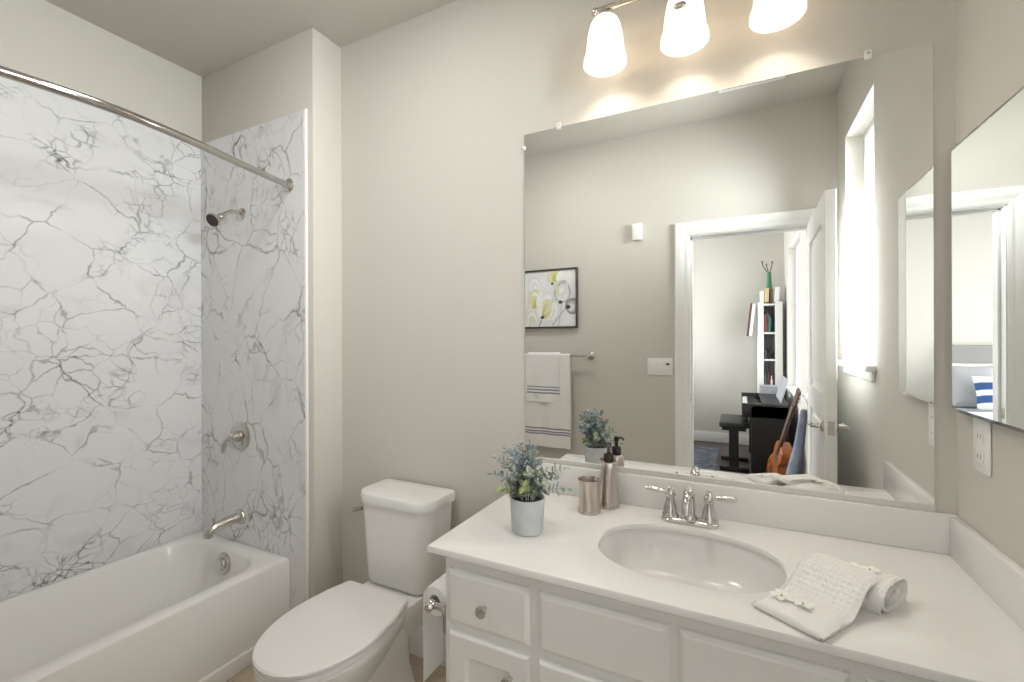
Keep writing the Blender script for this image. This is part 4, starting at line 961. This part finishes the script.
# soft case next to it
b = NB(); T2 = Matrix.Translation((.36, -1.14, .003)) @ Matrix.Rotation(R(20), 4, 'Z') @ Matrix.Rotation(R(7), 4, 'Y'); rings = []
for z, w, d in ((0, .11, .05), (.02, .125, .065), (.15, .135, .075), (.32, .12, .07), (.42, .10, .06), (.55, .065, .05), (.75, .05, .045), (.80, .04, .035)):
    rings.append([(y * .5 + .01 * noise.noise(Vector((x * 20, y * 20, z * 8))), x + .012 * noise.noise(Vector((x * 9, z * 7, 3))), z) for x, y in rrect(-w, w, -d, d, d * .6, 5)])
loft(b, rings, True, True, 0, T2); single('instrument_case', b, M['bag'], 'slate blue soft instrument case standing behind the guitar', 'case')
b = NB(); loft(b, [[(x, y, z) for x, y in rrect(-1.1, -.22, -3.05, -1.75, .01)] for z in (-.0035, .006, .009)]); single('rug', b, M['rug'], 'blue-grey rug on the dark bedroom floor', 'rug')
# bed
bd = thing('bed', 'bed with white linen and grey headboard in the bedroom', 'bed', (-1.71, -2.4, 0))
bx0, bx1 = -2.37, -1.05
b = NB(); box(b, bx0 - .05, bx1 + .05, BY + .02, BY + .10, 0, 1.285, .02, 3); part('headboard', b, M['headboard'], bd)
b = NB(); box(b, bx0, bx1, BY + .10, -1.5, .10, .35, .01, 2); part('base', b, M['headboard'], bd)
b = NB(); box(b, bx0 + .01, bx1 - .01, BY + .11, -1.51, .35, .62, .05, 4); part('mattress', b, M['bed'], bd)
for x in (bx0 + .06, bx1 - .06):
    for y in (BY + .2, -1.58): b = NB(); lathe(b, [(.02, 0), (.03, .1)], (x, y, 0), (0, 0, 1), 14); part('leg', b, M['brown'], bd)
b = NB(); rings = []
for y in [-2.75 + i * .1 for i in range(13)] + [-1.47]:
    rings.append([(x, y, z + .012 * noise.noise(Vector((x * 5, y * 5, 2)))) for x, z in ((bx0 - .03, .30), (bx0 - .03, .58), (bx0 + .02, .64), (bx0 + .3, .655), (-1.71, .66), (bx1 - .3, .655), (bx1 - .02, .64), (bx1 + .03, .58), (bx1 + .03, .30), (bx1 + .01, .30), (bx1 + .008, .57), (bx1 - .04, .62), (-1.71, .63), (bx0 + .04, .62), (bx0 - .008, .57), (bx0 - .01, .30))])
loft(b, rings); part('duvet', b, M['bed'], bd)
def pillow(c, w, h, t, lean, mats, label, stripes=()):
    b = NB(); n = 18; T = Matrix.Translation(c) @ Matrix.Rotation(lean, 4, 'X'); V = {}
    for s in (1, -1):
        rows = []
        for i in range(n + 1):
            row = []
            for j in range(n + 1):
                u, v = 2 * i / n - 1, 2 * j / n - 1; k = max(0, (1 - u ** 4) * (1 - v ** 4)) ** .5
                row.append((u * w / 2 * (1 - .05 * (1 - v * v)), s * t / 2 * k, v * h / 2 * (1 - .05 * (1 - u * u)) + h / 2))
            rows.append(row)
        k0 = len(b.faces); loft(b, rows, False, False, 0, T, False); b.faces.ensure_lookup_table()
        for q in range(k0, len(b.faces)):
            if any(a <= (q - k0) % n <= e for a, e in stripes): b.faces[q].material_index = 1
    bmesh.ops.remove_doubles(b, verts=b.verts, dist=.0005)
    return single('pillow', b, mats, label, 'pillow', 'pillows on the bed')
for k, x in enumerate((-2.10, -1.34)):
    pillow((x, -3.22, .655), .58, .46, .16, R(14), [M['bed'], M['bed']], 'white pillow against the grey headboard, the %s one' % ('farther' if k == 0 else 'one nearest the window').replace('one nearest', 'nearer to'))
for k, x in enumerate((-1.97, -1.28)):
    pillow((x, -3.03, .66), .36, .44, .14, R(18), [M['greyp'], M['greyp']], 'grey pillow leaning on the white pillow, the %s one' % ('farther' if k == 0 else 'nearer'))
pillow((-1.49, -2.82, .665), .56, .34, .14, R(20), [M['bed'], M['blue']], 'white cushion with navy stripes at the front of the pillows', ((3, 6), (10, 13)))
